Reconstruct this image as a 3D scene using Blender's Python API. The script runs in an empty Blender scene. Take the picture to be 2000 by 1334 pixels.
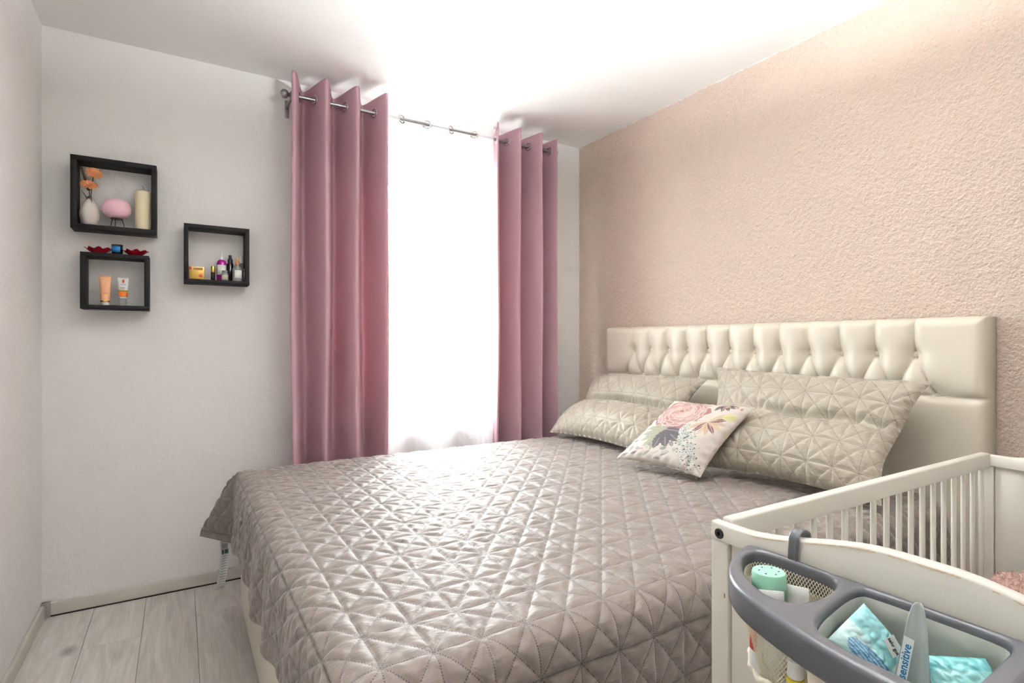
import bpy, bmesh, math, random
import numpy as np
from mathutils import Vector, Matrix
random.seed(4); RNG = np.random.default_rng(4)
SC = bpy.context.scene
COL = SC.collection

# ------------------------------------------------------------------ camera, world, light, exposure
cam_d = bpy.data.cameras.new('camera'); cam = bpy.data.objects.new('camera', cam_d); COL.objects.link(cam)
cam.location = (0, 0, 1.165)
cam.rotation_euler = (math.radians(90), 0, -math.radians(31.128))
cam_d.sensor_width = 36; cam_d.lens = 36 * 1073 / 2000; cam_d.clip_start = 0.02; cam_d.clip_end = 200
SC.camera = cam
SC.view_settings.view_transform = 'Standard'; SC.view_settings.look = 'None'
SC.view_settings.gamma = 1; SC.view_settings.use_curve_mapping = False
SC.view_settings.exposure = 0.95
W = bpy.data.worlds.new('sky'); SC.world = W; W.use_nodes = True
bg = W.node_tree.nodes['Background']
bg.inputs['Color'].default_value = (0.93, 0.97, 1.0, 1); bg.inputs['Strength'].default_value = 25.0
# daylight entering through the window opening (portal guides the sky sampling)
ld = bpy.data.lights.new('window_portal', 'AREA'); ld.shape = 'RECTANGLE'; ld.size = 1.3; ld.size_y = 1.5
ld.cycles.is_portal = True
lo = bpy.data.objects.new('window_portal', ld); COL.objects.link(lo)
lo.location = (1.29, 3.34, 1.52); lo.rotation_euler = (math.radians(-90), 0, 0)

# ------------------------------------------------------------------ constants of the room
XL, XR, YB, YF, ZC = -0.50, 2.36, 3.01, -1.35, 2.50

# ------------------------------------------------------------------ material helpers
def lin(c):
    return tuple(((v / 255) / 12.92 if v / 255 <= .04045 else ((v / 255 + .055) / 1.055) ** 2.4) for v in c)
def mat(name, rgb, rough=.5, metal=0., spec=.5, sheen=0., bump=None, mottle=None, trans=0., coat=0., alpha=1.):
    """rgb in 0..255; bump=(scale, strength, distance); mottle=(scale, amount)"""
    m = bpy.data.materials.new(name); m.use_nodes = True
    nt = m.node_tree; b = nt.nodes['Principled BSDF']
    c = lin(rgb) + (1,)
    b.inputs['Base Color'].default_value = c
    b.inputs['Roughness'].default_value = rough; b.inputs['Metallic'].default_value = metal
    b.inputs['Specular IOR Level'].default_value = spec
    b.inputs['Sheen Weight'].default_value = sheen; b.inputs['Sheen Roughness'].default_value = .4
    b.inputs['Transmission Weight'].default_value = trans; b.inputs['Coat Weight'].default_value = coat
    b.inputs['Alpha'].default_value = alpha
    tc = nt.nodes.new('ShaderNodeTexCoord')
    sc, am = mottle or (25, .06)
    n = nt.nodes.new('ShaderNodeTexNoise'); n.inputs['Scale'].default_value = sc; n.inputs['Detail'].default_value = 4
    nt.links.new(tc.outputs['Object'], n.inputs['Vector'])
    mx = nt.nodes.new('ShaderNodeMix'); mx.data_type = 'RGBA'
    mx.inputs['A'].default_value = tuple(v * (1 - am) for v in c[:3]) + (1,)
    mx.inputs['B'].default_value = tuple(min(1, v * (1 + am)) for v in c[:3]) + (1,)
    nt.links.new(n.outputs['Fac'], mx.inputs['Factor']); nt.links.new(mx.outputs['Result'], b.inputs['Base Color'])
    if bump:
        n2 = nt.nodes.new('ShaderNodeTexNoise'); n2.inputs['Scale'].default_value = bump[0]; n2.inputs['Detail'].default_value = 3
        nt.links.new(tc.outputs['Object'], n2.inputs['Vector'])
        bp = nt.nodes.new('ShaderNodeBump'); bp.inputs['Strength'].default_value = bump[1]; bp.inputs['Distance'].default_value = bump[2]
        nt.links.new(n2.outputs['Fac'], bp.inputs['Height']); nt.links.new(bp.outputs['Normal'], b.inputs['Normal'])
    return m
def N(nt, t, **kw):
    n = nt.nodes.new(t)
    for k, v in kw.items(): setattr(n, k, v)
    return n
def mth(nt, op, a, b=None, c=None):
    n = nt.nodes.new('ShaderNodeMath'); n.operation = op
    for i, v in enumerate((a, b, c)):
        if v is None: continue
        if isinstance(v, (int, float)): n.inputs[i].default_value = v
        else: nt.links.new(v, n.inputs[i])
    return n.outputs[0]

# ------------------------------------------------------------------ mesh helpers
def tag(o, label=None, cat=None, group=None, kind=None):
    if label: o['label'] = label
    if cat: o['category'] = cat
    if group: o['group'] = group
    if kind: o['kind'] = kind
    return o
def link(name, me, m=None, parent=None):
    o = bpy.data.objects.new(name, me); COL.objects.link(o)
    if m is not None and me is not None and len(me.materials) == 0: me.materials.append(m)
    if parent is not None: o.parent = parent
    return o
def rootloc(p):
    v = Vector((0, 0, 0))
    while p is not None:
        v += p.location; p = p.parent
    return v
def thing(name, loc, label=None, cat=None, group=None, kind=None, parent=None):
    o = bpy.data.objects.new(name, None); COL.objects.link(o); o.empty_display_size = .05
    o.location = Vector(loc) - (rootloc(parent) if parent else Vector((0, 0, 0)))
    if parent: o.parent = parent
    return tag(o, label, cat, group, kind)
def put(name, me, m, parent, smooth=False):
    """mesh given in world coordinates, re-based on its parent"""
    if parent is not None: me.transform(Matrix.Translation(-rootloc(parent)))
    if smooth: me.polygons.foreach_set('use_smooth', [True] * len(me.polygons))
    me.update()
    return link(name, me, m, parent)
def from_bm(bm, name):
    me = bpy.data.meshes.new(name); bmesh.ops.recalc_face_normals(bm, faces=bm.faces); bm.to_mesh(me); bm.free(); return me
def smooth_sharp(me, ang=40):
    me.polygons.foreach_set('use_smooth', [True] * len(me.polygons))
    me.set_sharp_from_angle(angle=math.radians(ang))
def bm_box(bm, lo, hi, bevel=0., seg=2):
    r = bmesh.ops.create_cube(bm, size=1)
    vs = r['verts']
    lo, hi = Vector(lo), Vector(hi)
    for v in vs: v.co = Vector(((lo[i] + hi[i]) / 2 + v.co[i] * (hi[i] - lo[i])) for i in range(3))
    if bevel > 0:
        es = list({e for v in vs for e in v.link_edges})
        bmesh.ops.bevel(bm, geom=es, offset=bevel, segments=seg, affect='EDGES', profile=.5)
def box(name, lo, hi, m, parent=None, bevel=.002, seg=2):
    bm = bmesh.new(); bm_box(bm, lo, hi, bevel, seg); me = from_bm(bm, name)
    if bevel > 0: smooth_sharp(me, 50)
    return put(name, me, m, parent)
def boxes(name, lst, m, parent=None, bevel=.002):
    bm = bmesh.new()
    for lo, hi in lst: bm_box(bm, lo, hi, bevel)
    me = from_bm(bm, name)
    if bevel > 0: smooth_sharp(me, 50)
    return put(name, me, m, parent)
def pyd(name, verts, faces, m, parent=None, smooth=True, uv=None, col=None):
    me = bpy.data.meshes.new(name)
    me.from_pydata([tuple(v) for v in verts], [], [tuple(f) for f in faces])
    if uv is not None or col is not None:
        li = np.empty(len(me.loops), dtype=np.int32); me.loops.foreach_get('vertex_index', li)
    if uv is not None:
        l = me.uv_layers.new(name='sheet'); l.data.foreach_set('uv', np.asarray(uv, dtype=np.float32)[li].ravel())
    if col is not None:
        a = me.color_attributes.new('print', 'FLOAT_COLOR', 'POINT')
        c = np.ones((len(verts), 4), dtype=np.float32); c[:, :3] = col
        a.data.foreach_set('color', c.ravel())
    return put(name, me, m, parent, smooth)
def grid_faces(nu, nv, off=0, flip=False):
    i = np.arange(nu - 1)[:, None]; j = np.arange(nv - 1)[None, :]
    a = (i * nv + j).ravel() + off
    f = np.stack([a, a + nv, a + nv + 1, a + 1], 1)
    return f[:, ::-1] if flip else f
def lathe(name, prof, m, parent=None, at=(0, 0, 0), seg=28, sx=1., sy=1., smooth=True, wob=None):
    vs, fs = [], []
    n = len(prof)
    for k in range(seg):
        a = 2 * math.pi * k / seg
        for (r, z) in prof:
            w = wob(a, r, z) if wob else (1., 0.)
            vs.append((at[0] + r * w[0] * sx * math.cos(a), at[1] + r * w[0] * sy * math.sin(a), at[2] + z + w[1]))
    for k in range(seg):
        q = (k + 1) % seg
        for i in range(n - 1):
            fs.append((k * n + i, q * n + i, q * n + i + 1, k * n + i + 1))
    bm = bmesh.new(); bv = [bm.verts.new(v) for v in vs]; bm.verts.ensure_lookup_table()
    for f in fs:
        try: bm.faces.new([bv[i] for i in f])
        except ValueError: pass
    bmesh.ops.remove_doubles(bm, verts=bm.verts, dist=1e-6)
    me = from_bm(bm, name)
    if smooth: smooth_sharp(me, 45)
    return put(name, me, m, parent)
def tube_mesh(bm, pts, r, seg=10, rfun=None):
    pts = [Vector(p) for p in pts]; rings = []
    up = Vector((0, 0, 1))
    for i, p in enumerate(pts):
        t = (pts[min(i + 1, len(pts) - 1)] - pts[max(i - 1, 0)]).normalized()
        a = t.cross(up)
        if a.length < 1e-4: a = t.cross(Vector((1, 0, 0)))
        a.normalize(); b = t.cross(a)
        rr = rfun(i / (len(pts) - 1)) if rfun else r
        rings.append([bm.verts.new(p + a * math.cos(2 * math.pi * k / seg) * rr + b * math.sin(2 * math.pi * k / seg) * rr) for k in range(seg)])
    for i in range(len(rings) - 1):
        for k in range(seg):
            bm.faces.new((rings[i][k], rings[i][(k + 1) % seg], rings[i + 1][(k + 1) % seg], rings[i + 1][k]))
    bm.faces.new(rings[0][::-1]); bm.faces.new(rings[-1])
def tube(name, pts, r, m, parent=None, seg=10, rfun=None):
    bm = bmesh.new(); tube_mesh(bm, pts, r, seg, rfun); me = from_bm(bm, name); smooth_sharp(me, 60)
    return put(name, me, m, parent)
def torus_mesh(name, R, r, axis='X', seg=24, rs=8, flat=1.):
    vs, fs = [], []
    for i in range(seg):
        a = 2 * math.pi * i / seg
        for k in range(rs):
            b = 2 * math.pi * k / rs
            rad = R + r * math.cos(b); h = r * math.sin(b) * flat
            p = (rad * math.cos(a), rad * math.sin(a), h)
            if axis == 'X': p = (h, p[0], p[1])
            if axis == 'Y': p = (p[0], h, p[1])
            vs.append(p)
    for i in range(seg):
        for k in range(rs):
            fs.append((i * rs + k, ((i + 1) % seg) * rs + k, ((i + 1) % seg) * rs + (k + 1) % rs, i * rs + (k + 1) % rs))
    me = bpy.data.meshes.new(name); me.from_pydata(vs, [], fs)
    me.polygons.foreach_set('use_smooth', [True] * len(me.polygons)); me.update()
    return me
def text_mesh(txt, size, m, parent, M, name='lettering', extrude=.0002, bold=0.):
    cu = bpy.data.curves.new(name, 'FONT'); cu.body = txt; cu.size = size; cu.align_x = 'CENTER'; cu.align_y = 'CENTER'
    cu.extrude = extrude; cu.offset = bold; cu.resolution_u = 2
    o = bpy.data.objects.new(name, cu); COL.objects.link(o)
    me = bpy.data.meshes.new_from_object(o.evaluated_get(bpy.context.evaluated_depsgraph_get()))
    bpy.data.objects.remove(o); me.transform(M); me.materials.clear()
    return put(name, me, m, parent)

# ------------------------------------------------------------------ materials
def plaster(name, rgb, scale, strength, dist, pit=0., ceiling_edge=False):
    m = bpy.data.materials.new(name); m.use_nodes = True; nt = m.node_tree; b = nt.nodes['Principled BSDF']
    b.inputs['Roughness'].default_value = .85; b.inputs['Specular IOR Level'].default_value = .2
    tc = N(nt, 'ShaderNodeTexCoord')
    n1 = N(nt, 'ShaderNodeTexNoise'); n1.inputs['Scale'].default_value = scale; n1.inputs['Detail'].default_value = 5; n1.inputs['Roughness'].default_value = .6
    n2 = N(nt, 'ShaderNodeTexNoise'); n2.inputs['Scale'].default_value = scale * .42; n2.inputs['Detail'].default_value = 3
    v = N(nt, 'ShaderNodeTexVoronoi'); v.inputs['Scale'].default_value = scale * .8
    for q in (n1, n2, v): nt.links.new(tc.outputs['Object'], q.inputs['Vector'])
    h = mth(nt, 'ADD', mth(nt, 'MULTIPLY', n1.outputs['Fac'], .6), mth(nt, 'MULTIPLY', n2.outputs['Fac'], .8))
    pits = mth(nt, 'MULTIPLY', mth(nt, 'GREATER_THAN', n2.outputs['Fac'], .56), mth(nt, 'LESS_THAN', v.outputs['Distance'], .33))
    h = mth(nt, 'SUBTRACT', h, mth(nt, 'MULTIPLY', pits, pit))
    bp = N(nt, 'ShaderNodeBump'); bp.inputs['Strength'].default_value = strength; bp.inputs['Distance'].default_value = dist
    nt.links.new(h, bp.inputs['Height']); nt.links.new(bp.outputs['Normal'], b.inputs['Normal'])
    n3 = N(nt, 'ShaderNodeTexNoise'); n3.inputs['Scale'].default_value = 3.; n3.inputs['Detail'].default_value = 4
    nt.links.new(tc.outputs['Object'], n3.inputs['Vector'])
    c = lin(rgb)
    mx = N(nt, 'ShaderNodeMix', data_type='RGBA'); mx.inputs['A'].default_value = tuple(q * .96 for q in c) + (1,); mx.inputs['B'].default_value = tuple(min(1, q * 1.04) for q in c) + (1,)
    nt.links.new(n3.outputs['Fac'], mx.inputs['Factor']); out = mx.outputs['Result']
    if ceiling_edge:   # ragged brush line where the wall paint stops short of the ceiling and the window wall
        sx = N(nt, 'ShaderNodeSeparateXYZ'); nt.links.new(tc.outputs['Object'], sx.inputs[0])
        n4 = N(nt, 'ShaderNodeTexNoise'); n4.inputs['Scale'].default_value = 22; n4.inputs['Detail'].default_value = 6
        nt.links.new(tc.outputs['Object'], n4.inputs['Vector'])
        wob = mth(nt, 'MULTIPLY', mth(nt, 'SUBTRACT', n4.outputs['Fac'], .5), .03)
        e1 = mth(nt, 'GREATER_THAN', mth(nt, 'ADD', sx.outputs['Z'], wob), ZC - .005)
        e2 = mth(nt, 'GREATER_THAN', mth(nt, 'ADD', sx.outputs['Y'], wob), YB - .004)
        e = mth(nt, 'MAXIMUM', e1, e2)
        m2 = N(nt, 'ShaderNodeMix', data_type='RGBA'); nt.links.new(e, m2.inputs['Factor']); nt.links.new(out, m2.inputs['A'])
        m2.inputs['B'].default_value = lin((238, 234, 228)) + (1,); out = m2.outputs['Result']
    nt.links.new(out, b.inputs['Base Color'])
    return m
M_white_wall = plaster('white_plaster', (241, 239, 236), 60, .45, .007)
M_pink_wall = plaster('pink_roughcast', (224, 204, 188), 120, 1., .02, pit=.8, ceiling_edge=True)
M_ceiling = plaster('ceiling_paint', (249, 248, 246), 40, .12, .004)

def quilt_material(name, rgb, dark=.28, a=.096, b=.113, rough=.5, sheen=.35, spec=.36):
    m = bpy.data.materials.new(name); m.use_nodes = True; nt = m.node_tree; P = nt.nodes['Principled BSDF']
    P.inputs['Roughness'].default_value = rough; P.inputs['Specular IOR Level'].default_value = spec
    P.inputs['Sheen Weight'].default_value = sheen; P.inputs['Sheen Roughness'].default_value = .5
    P.inputs['Sheen Tint'].default_value = (1, .97, .94, 1)
    uv = N(nt, 'ShaderNodeUVMap'); uv.uv_map = 'sheet'
    sp = N(nt, 'ShaderNodeSeparateXYZ'); nt.links.new(uv.outputs[0], sp.inputs[0])
    U = mth(nt, 'DIVIDE', sp.outputs['X'], a); V = mth(nt, 'DIVIDE', sp.outputs['Y'], b)
    fd = 1 / math.sqrt(1 / a ** 2 + 1 / b ** 2); L = math.hypot(a, b)
    fams = [(U, a, V, b), (V, b, U, a), (mth(nt, 'ADD', U, V), fd, mth(nt, 'SUBTRACT', U, V), L / 2), (mth(nt, 'SUBTRACT', U, V), fd, mth(nt, 'ADD', U, V), L / 2)]
    best = None
    for k, sc, along, sl in fams:
        d = mth(nt, 'MULTIPLY', mth(nt, 'PINGPONG', k, .5), sc)                     # metres from the seam
        dash = mth(nt, 'PINGPONG', mth(nt, 'MULTIPLY', along, sl / .0052), .5)     # stitch rhythm
        hole = mth(nt, 'MULTIPLY', mth(nt, 'LESS_THAN', d, .0013), mth(nt, 'GREATER_THAN', dash, .2))
        best = hole if best is None else mth(nt, 'MAXIMUM', best, hole)
    c = lin(rgb)
    tc = N(nt, 'ShaderNodeTexCoord')
    n = N(nt, 'ShaderNodeTexNoise'); n.inputs['Scale'].default_value = 14; n.inputs['Detail'].default_value = 6; n.inputs['Roughness'].default_value = .65
    nt.links.new(tc.outputs['Object'], n.inputs['Vector'])
    mx = N(nt, 'ShaderNodeMix', data_type='RGBA'); mx.inputs['A'].default_value = tuple(q * .86 for q in c) + (1,); mx.inputs['B'].default_value = tuple(q * 1.14 for q in c) + (1,)
    nt.links.new(n.outputs['Fac'], mx.inputs['Factor'])
    m2 = N(nt, 'ShaderNodeMix', data_type='RGBA'); nt.links.new(best, m2.inputs['Factor']); nt.links.new(mx.outputs['Result'], m2.inputs['A'])
    m2.inputs['B'].default_value = tuple(q * dark for q in c) + (1,)
    nt.links.new(m2.outputs['Result'], P.inputs['Base Color'])
    # small creases of the stitched cloth
    mp = N(nt, 'ShaderNodeMapping'); mp.inputs['Scale'].default_value = (1, 2.2, 1); nt.links.new(uv.outputs[0], mp.inputs[0])
    w = N(nt, 'ShaderNodeTexNoise'); w.inputs['Scale'].default_value = 34; w.inputs['Detail'].default_value = 3; w.inputs['Distortion'].default_value = .6
    nt.links.new(mp.outputs[0], w.inputs['Vector'])
    f = N(nt, 'ShaderNodeTexNoise'); f.inputs['Scale'].default_value = 420; f.inputs['Detail'].default_value = 2; nt.links.new(uv.outputs[0], f.inputs['Vector'])
    h = mth(nt, 'ADD', w.outputs['Fac'], mth(nt, 'MULTIPLY', f.outputs['Fac'], .06))
    h = mth(nt, 'SUBTRACT', h, mth(nt, 'MULTIPLY', best, .25))
    bp = N(nt, 'ShaderNodeBump'); bp.inputs['Strength'].default_value = .55; bp.inputs['Distance'].default_value = .005
    nt.links.new(h, bp.inputs['Height']); nt.links.new(bp.outputs['Normal'], P.inputs['Normal'])
    return m
M_bedspread = quilt_material('taupe_velvet_quilt', (113, 102, 95))
M_sham = quilt_material('greige_velvet_quilt', (152, 143, 128), .45, rough=.45, sheen=.3)

def print_material(name, rough=.6, bump=(300, .15, .002), spec=.4, coat=0.):
    m = bpy.data.materials.new(name); m.use_nodes = True; nt = m.node_tree; b = nt.nodes['Principled BSDF']
    at = N(nt, 'ShaderNodeAttribute'); at.attribute_name = 'print'
    nt.links.new(at.outputs['Color'], b.inputs['Base Color'])
    b.inputs['Roughness'].default_value = rough; b.inputs['Specular IOR Level'].default_value = spec; b.inputs['Coat Weight'].default_value = coat
    tc = N(nt, 'ShaderNodeTexCoord'); n = N(nt, 'ShaderNodeTexNoise'); n.inputs['Scale'].default_value = bump[0]
    nt.links.new(tc.outputs['Object'], n.inputs['Vector'])
    bp = N(nt, 'ShaderNodeBump'); bp.inputs['Strength'].default_value = bump[1]; bp.inputs['Distance'].default_value = bump[2]
    nt.links.new(n.outputs['Fac'], bp.inputs['Height']); nt.links.new(bp.outputs['Normal'], b.inputs['Normal'])
    return m

def cloth_material(name, rgb, trgb, tfac, weave=900, alpha=0.):
    """woven curtain: diffuse mixed with translucent, optionally partly open weave"""
    m = bpy.data.materials.new(name); m.use_nodes = True; nt = m.node_tree
    out = nt.nodes['Material Output']; nt.nodes.remove(nt.nodes['Principled BSDF'])
    tc = N(nt, 'ShaderNodeTexCoord')
    mp = N(nt, 'ShaderNodeMapping'); mp.inputs['Scale'].default_value = (1, 1, .35); nt.links.new(tc.outputs['Object'], mp.inputs[0])
    n = N(nt, 'ShaderNodeTexNoise'); n.inputs['Scale'].default_value = weave; n.inputs['Detail'].default_value = 2; nt.links.new(mp.outputs[0], n.inputs['Vector'])
    def mix(c):
        mx = N(nt, 'ShaderNodeMix', data_type='RGBA'); c = lin(c)
        mx.inputs['A'].default_value = tuple(q * .9 for q in c) + (1,); mx.inputs['B'].default_value = tuple(min(1, q * 1.1) for q in c) + (1,)
        nt.links.new(n.outputs['Fac'], mx.inputs['Factor']); return mx.outputs['Result']
    d = N(nt, 'ShaderNodeBsdfDiffuse'); t = N(nt, 'ShaderNodeBsdfTranslucent')
    nt.links.new(mix(rgb), d.inputs['Color']); nt.links.new(mix(trgb), t.inputs['Color'])
    bp = N(nt, 'ShaderNodeBump'); bp.inputs['Strength'].default_value = .2; bp.inputs['Distance'].default_value = .001
    nt.links.new(n.outputs['Fac'], bp.inputs['Height']); nt.links.new(bp.outputs['Normal'], d.inputs['Normal'])
    ms = N(nt, 'ShaderNodeMixShader'); ms.inputs[0].default_value = tfac
    nt.links.new(d.outputs[0], ms.inputs[1]); nt.links.new(t.outputs[0], ms.inputs[2]); res = ms.outputs[0]
    if alpha > 0:
        tr = N(nt, 'ShaderNodeBsdfTransparent'); m2 = N(nt, 'ShaderNodeMixShader'); m2.inputs[0].default_value = alpha
        nt.links.new(res, m2.inputs[1]); nt.links.new(tr.outputs[0], m2.inputs[2]); res = m2.outputs[0]
    nt.links.new(res, out.inputs['Surface'])
    return m
M_curtain = cloth_material('dusty_pink_curtain_cloth', (196, 160, 170), (226, 112, 102), .085)
M_sheer = cloth_material('white_voile', (247, 247, 247), (250, 250, 250), .5, 700, alpha=.62)

M_glass = bpy.data.materials.new('window_glass'); M_glass.use_nodes = True
_nt = M_glass.node_tree; _nt.nodes.remove(_nt.nodes['Principled BSDF'])
_tr = N(_nt, 'ShaderNodeBsdfTransparent'); _tr.inputs[0].default_value = (.96, .98, .97, 1)
_gl = N(_nt, 'ShaderNodeBsdfGlossy'); _gl.inputs['Roughness'].default_value = .02
_ms = N(_nt, 'ShaderNodeMixShader'); _ms.inputs[0].default_value = .06
_nt.links.new(_tr.outputs[0], _ms.inputs[1]); _nt.links.new(_gl.outputs[0], _ms.inputs[2]); _nt.links.new(_ms.outputs[0], _nt.nodes['Material Output'].inputs['Surface'])

def plank_material():
    m = bpy.data.materials.new('whitewashed_oak'); m.use_nodes = True; nt = m.node_tree; b = nt.nodes['Principled BSDF']
    b.inputs['Roughness'].default_value = .45; b.inputs['Specular IOR Level'].default_value = .35
    tc = N(nt, 'ShaderNodeTexCoord'); oi = N(nt, 'ShaderNodeObjectInfo')
    off = N(nt, 'ShaderNodeVectorMath', operation='SCALE'); cmb = N(nt, 'ShaderNodeCombineXYZ')
    for k in range(3): nt.links.new(oi.outputs['Random'], cmb.inputs[k])
    nt.links.new(cmb.outputs[0], off.inputs[0]); off.inputs['Scale'].default_value = 37.
    ad = N(nt, 'ShaderNodeVectorMath', operation='ADD'); nt.links.new(tc.outputs['Object'], ad.inputs[0]); nt.links.new(off.outputs[0], ad.inputs[1])
    mp = N(nt, 'ShaderNodeMapping'); mp.inputs['Scale'].default_value = (9, 1.1, 1); nt.links.new(ad.outputs[0], mp.inputs[0])
    w = N(nt, 'ShaderNodeTexNoise'); w.inputs['Scale'].default_value = 2.0; w.inputs['Detail'].default_value = 7; w.inputs['Roughness'].default_value = .62; w.inputs['Distortion'].default_value = 1.3
    nt.links.new(mp.outputs[0], w.inputs['Vector'])
    fi = N(nt, 'ShaderNodeMapping'); fi.inputs['Scale'].default_value = (160, 6, 1); nt.links.new(ad.outputs[0], fi.inputs[0])
    f = N(nt, 'ShaderNodeTexNoise'); f.inputs['Scale'].default_value = 1.; f.inputs['Detail'].default_value = 3; nt.links.new(fi.outputs[0], f.inputs['Vector'])
    km = N(nt, 'ShaderNodeMapping'); km.inputs['Scale'].default_value = (4.2, 2.3, 1); nt.links.new(ad.outputs[0], km.inputs[0])
    kn = N(nt, 'ShaderNodeTexVoronoi'); kn.inputs['Scale'].default_value = 1.0; nt.links.new(km.outputs[0], kn.inputs['Vector'])
    knot = N(nt, 'ShaderNodeMapRange'); knot.inputs['From Min'].default_value = .03; knot.inputs['From Max'].default_value = .13
    knot.inputs['To Min'].default_value = 1; knot.inputs['To Max'].default_value = 0; nt.links.new(kn.outputs['Distance'], knot.inputs['Value'])
    rp = N(nt, 'ShaderNodeValToRGB'); e = rp.color_ramp.elements
    e[0].position = .3; e[0].color = lin((184, 177, 170)) + (1,); e[1].position = .7; e[1].color = lin((226, 220, 214)) + (1,)
    g = mth(nt, 'ADD', mth(nt, 'MULTIPLY', w.outputs['Fac'], .75), mth(nt, 'MULTIPLY', f.outputs['Fac'], .25))
    g = mth(nt, 'ADD', g, mth(nt, 'MULTIPLY', mth(nt, 'SUBTRACT', oi.outputs['Random'], .5), .14)); nt.links.new(g, rp.inputs['Fac'])
    mx = N(nt, 'ShaderNodeMix', data_type='RGBA'); nt.links.new(mth(nt, 'MULTIPLY', knot.outputs[0], .75), mx.inputs['Factor'])
    nt.links.new(rp.outputs[0], mx.inputs['A']); mx.inputs['B'].default_value = lin((120, 116, 112)) + (1,)
    nt.links.new(mx.outputs['Result'], b.inputs['Base Color'])
    bp = N(nt, 'ShaderNodeBump'); bp.inputs['Strength'].default_value = .15; bp.inputs['Distance'].default_value = .002
    nt.links.new(g, bp.inputs['Height']); nt.links.new(bp.outputs['Normal'], b.inputs['Normal'])
    return m
M_plank = plank_material()
M_subfloor = mat('dark_joint', (60, 54, 50), .9)
M_base = mat('whitewashed_baseboard', (208, 202, 192), .5, mottle=(12, .08))
M_base_cap = mat('grey_corner_cap', (150, 146, 142), .45)
M_gap = mat('black_gap', (30, 24, 22), .9)
M_black = mat('black_brown_wood', (19, 18, 19), .6, spec=.2, mottle=(40, .2), bump=(120, .15, .002))
M_steel = mat('brushed_steel', (150, 150, 150), .32, metal=1.)
M_chrome = mat('chrome_ring', (200, 198, 196), .18, metal=1.)
M_crib = mat('white_crib_paint', (218, 214, 204), .38, mottle=(6, .03))
M_worn = mat('bare_worn_wood', (204, 176, 146), .6, mottle=(60, .2))
M_leather = mat('cream_upholstery', (206, 197, 180), .38, spec=.5, sheen=.15, bump=(600, .08, .0006), mottle=(5, .05))
M_grey = mat('grey_plastic', (88, 89, 94), .3, spec=.5, mottle=(30, .03))
M_grey_strap = mat('grey_strap_plastic', (92, 93, 98), .4)
M_mesh_cream = mat('cream_mesh_thread', (226, 218, 192), .7)
M_cream_fabric = mat('cream_fabric', (224, 214, 194), .65, bump=(40, .4, .003))
M_liner = mat('sage_grey_liner', (148, 152, 144), .7, bump=(14, .6, .01), mottle=(10, .12))
M_radiator = mat('white_enamel', (240, 240, 240), .35)
M_frame = mat('white_window_frame', (238, 238, 238), .4)
M_dark = mat('black_bolt', (26, 26, 28), .4)

# ------------------------------------------------------------------ the room shell
T = .30   # wall thickness
WX0, WX1, WZ0, WZ1 = .66, 1.92, .77, 2.30   # window opening
def wall_with_hole():
    xs = [XL - T, WX0, WX1, XR + T]; zs = [-.02, WZ0, WZ1, ZC + .02]
    bm = bmesh.new()
    for i in range(3):
        for k in range(3):
            if i == 1 and k == 1: continue
            bm_box(bm, (xs[i], YB, zs[k]), (xs[i + 1], YB + T, zs[k + 1]))
    bmesh.ops.remove_doubles(bm, verts=bm.verts, dist=1e-5)
    inner = [f for f in bm.faces if all(abs(v.co.x - f.verts[0].co.x) < 1e-6 for v in f.verts) and any(abs(f.calc_center_median().x - q) < 1e-5 for q in xs[1:3]) and not (WZ0 < f.calc_center_median().z < WZ1)]
    bmesh.ops.delete(bm, geom=inner, context='FACES_ONLY')
    return from_bm(bm, 'wall_back')
tag(put('wall_back', wall_with_hole(), M_white_wall, None), 'white textured plaster wall around the curtained window', kind='structure')
tag(box('wall_left', (XL - T, YF, -.02), (XL, YB, ZC + .02), M_white_wall, bevel=0), 'white textured plaster wall at the left edge', kind='structure')
tag(box('wall_right', (XR, YF, -.02), (XR + T, YB, ZC + .02), M_pink_wall, bevel=0), 'rough pink plaster wall behind the headboard', kind='structure')
tag(box('wall_front', (XL - T, YF - T, -.02), (XR + T, YF, ZC + .02), M_white_wall, bevel=0), 'white plaster wall behind the viewer', kind='structure')
tag(box('ceiling', (XL, YF, ZC), (XR, YB, ZC + .2), M_ceiling, bevel=0), 'smooth white ceiling', kind='structure')
fl = tag(box('floor', (XL, YF, -.2), (XR, YB, -.012), M_subfloor, bevel=0), 'whitewashed oak plank floor', kind='structure')
PW, PL = .189, 1.25
bm = bmesh.new(); bm_box(bm, (0, 0, -.012), (PW - .0012, PL - .0012, 0), .0008, 1); plank_me = from_bm(bm, 'plank'); plank_me.materials.append(M_plank)
cut = {}
def plank_mesh(l, w):
    k = (round(l, 3), round(w, 3))
    if k not in cut:
        b = bmesh.new(); bm_box(b, (0, 0, -.012), (w - .0012, l - .0012, 0), .0008, 1)
        cut[k] = from_bm(b, 'plank'); cut[k].materials.append(M_plank)
    return cut[k]
col_x0 = -.32 - PW
joints = [2.05, 2.62, 2.15, 2.703, 2.408, 2.80, 2.1, 2.55]
ncol = int(math.ceil((XR - col_x0) / PW))
for ci in range(ncol):
    x0 = col_x0 + ci * PW; x1 = min(x0 + PW, XR); xs0 = max(x0, XL)
    ys = [joints[ci % 8]]
    while ys[0] > YF: ys.insert(0, ys[0] - PL)
    ys = [max(ys[0], YF)] + ys[1:] + [YB]
    for y0, y1 in zip(ys[:-1], ys[1:]):
        if y1 - y0 < .01: continue
        o = link('plank', plank_mesh(y1 - y0, x1 - xs0), None, fl); o.location = (xs0, y0, 0)

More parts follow.
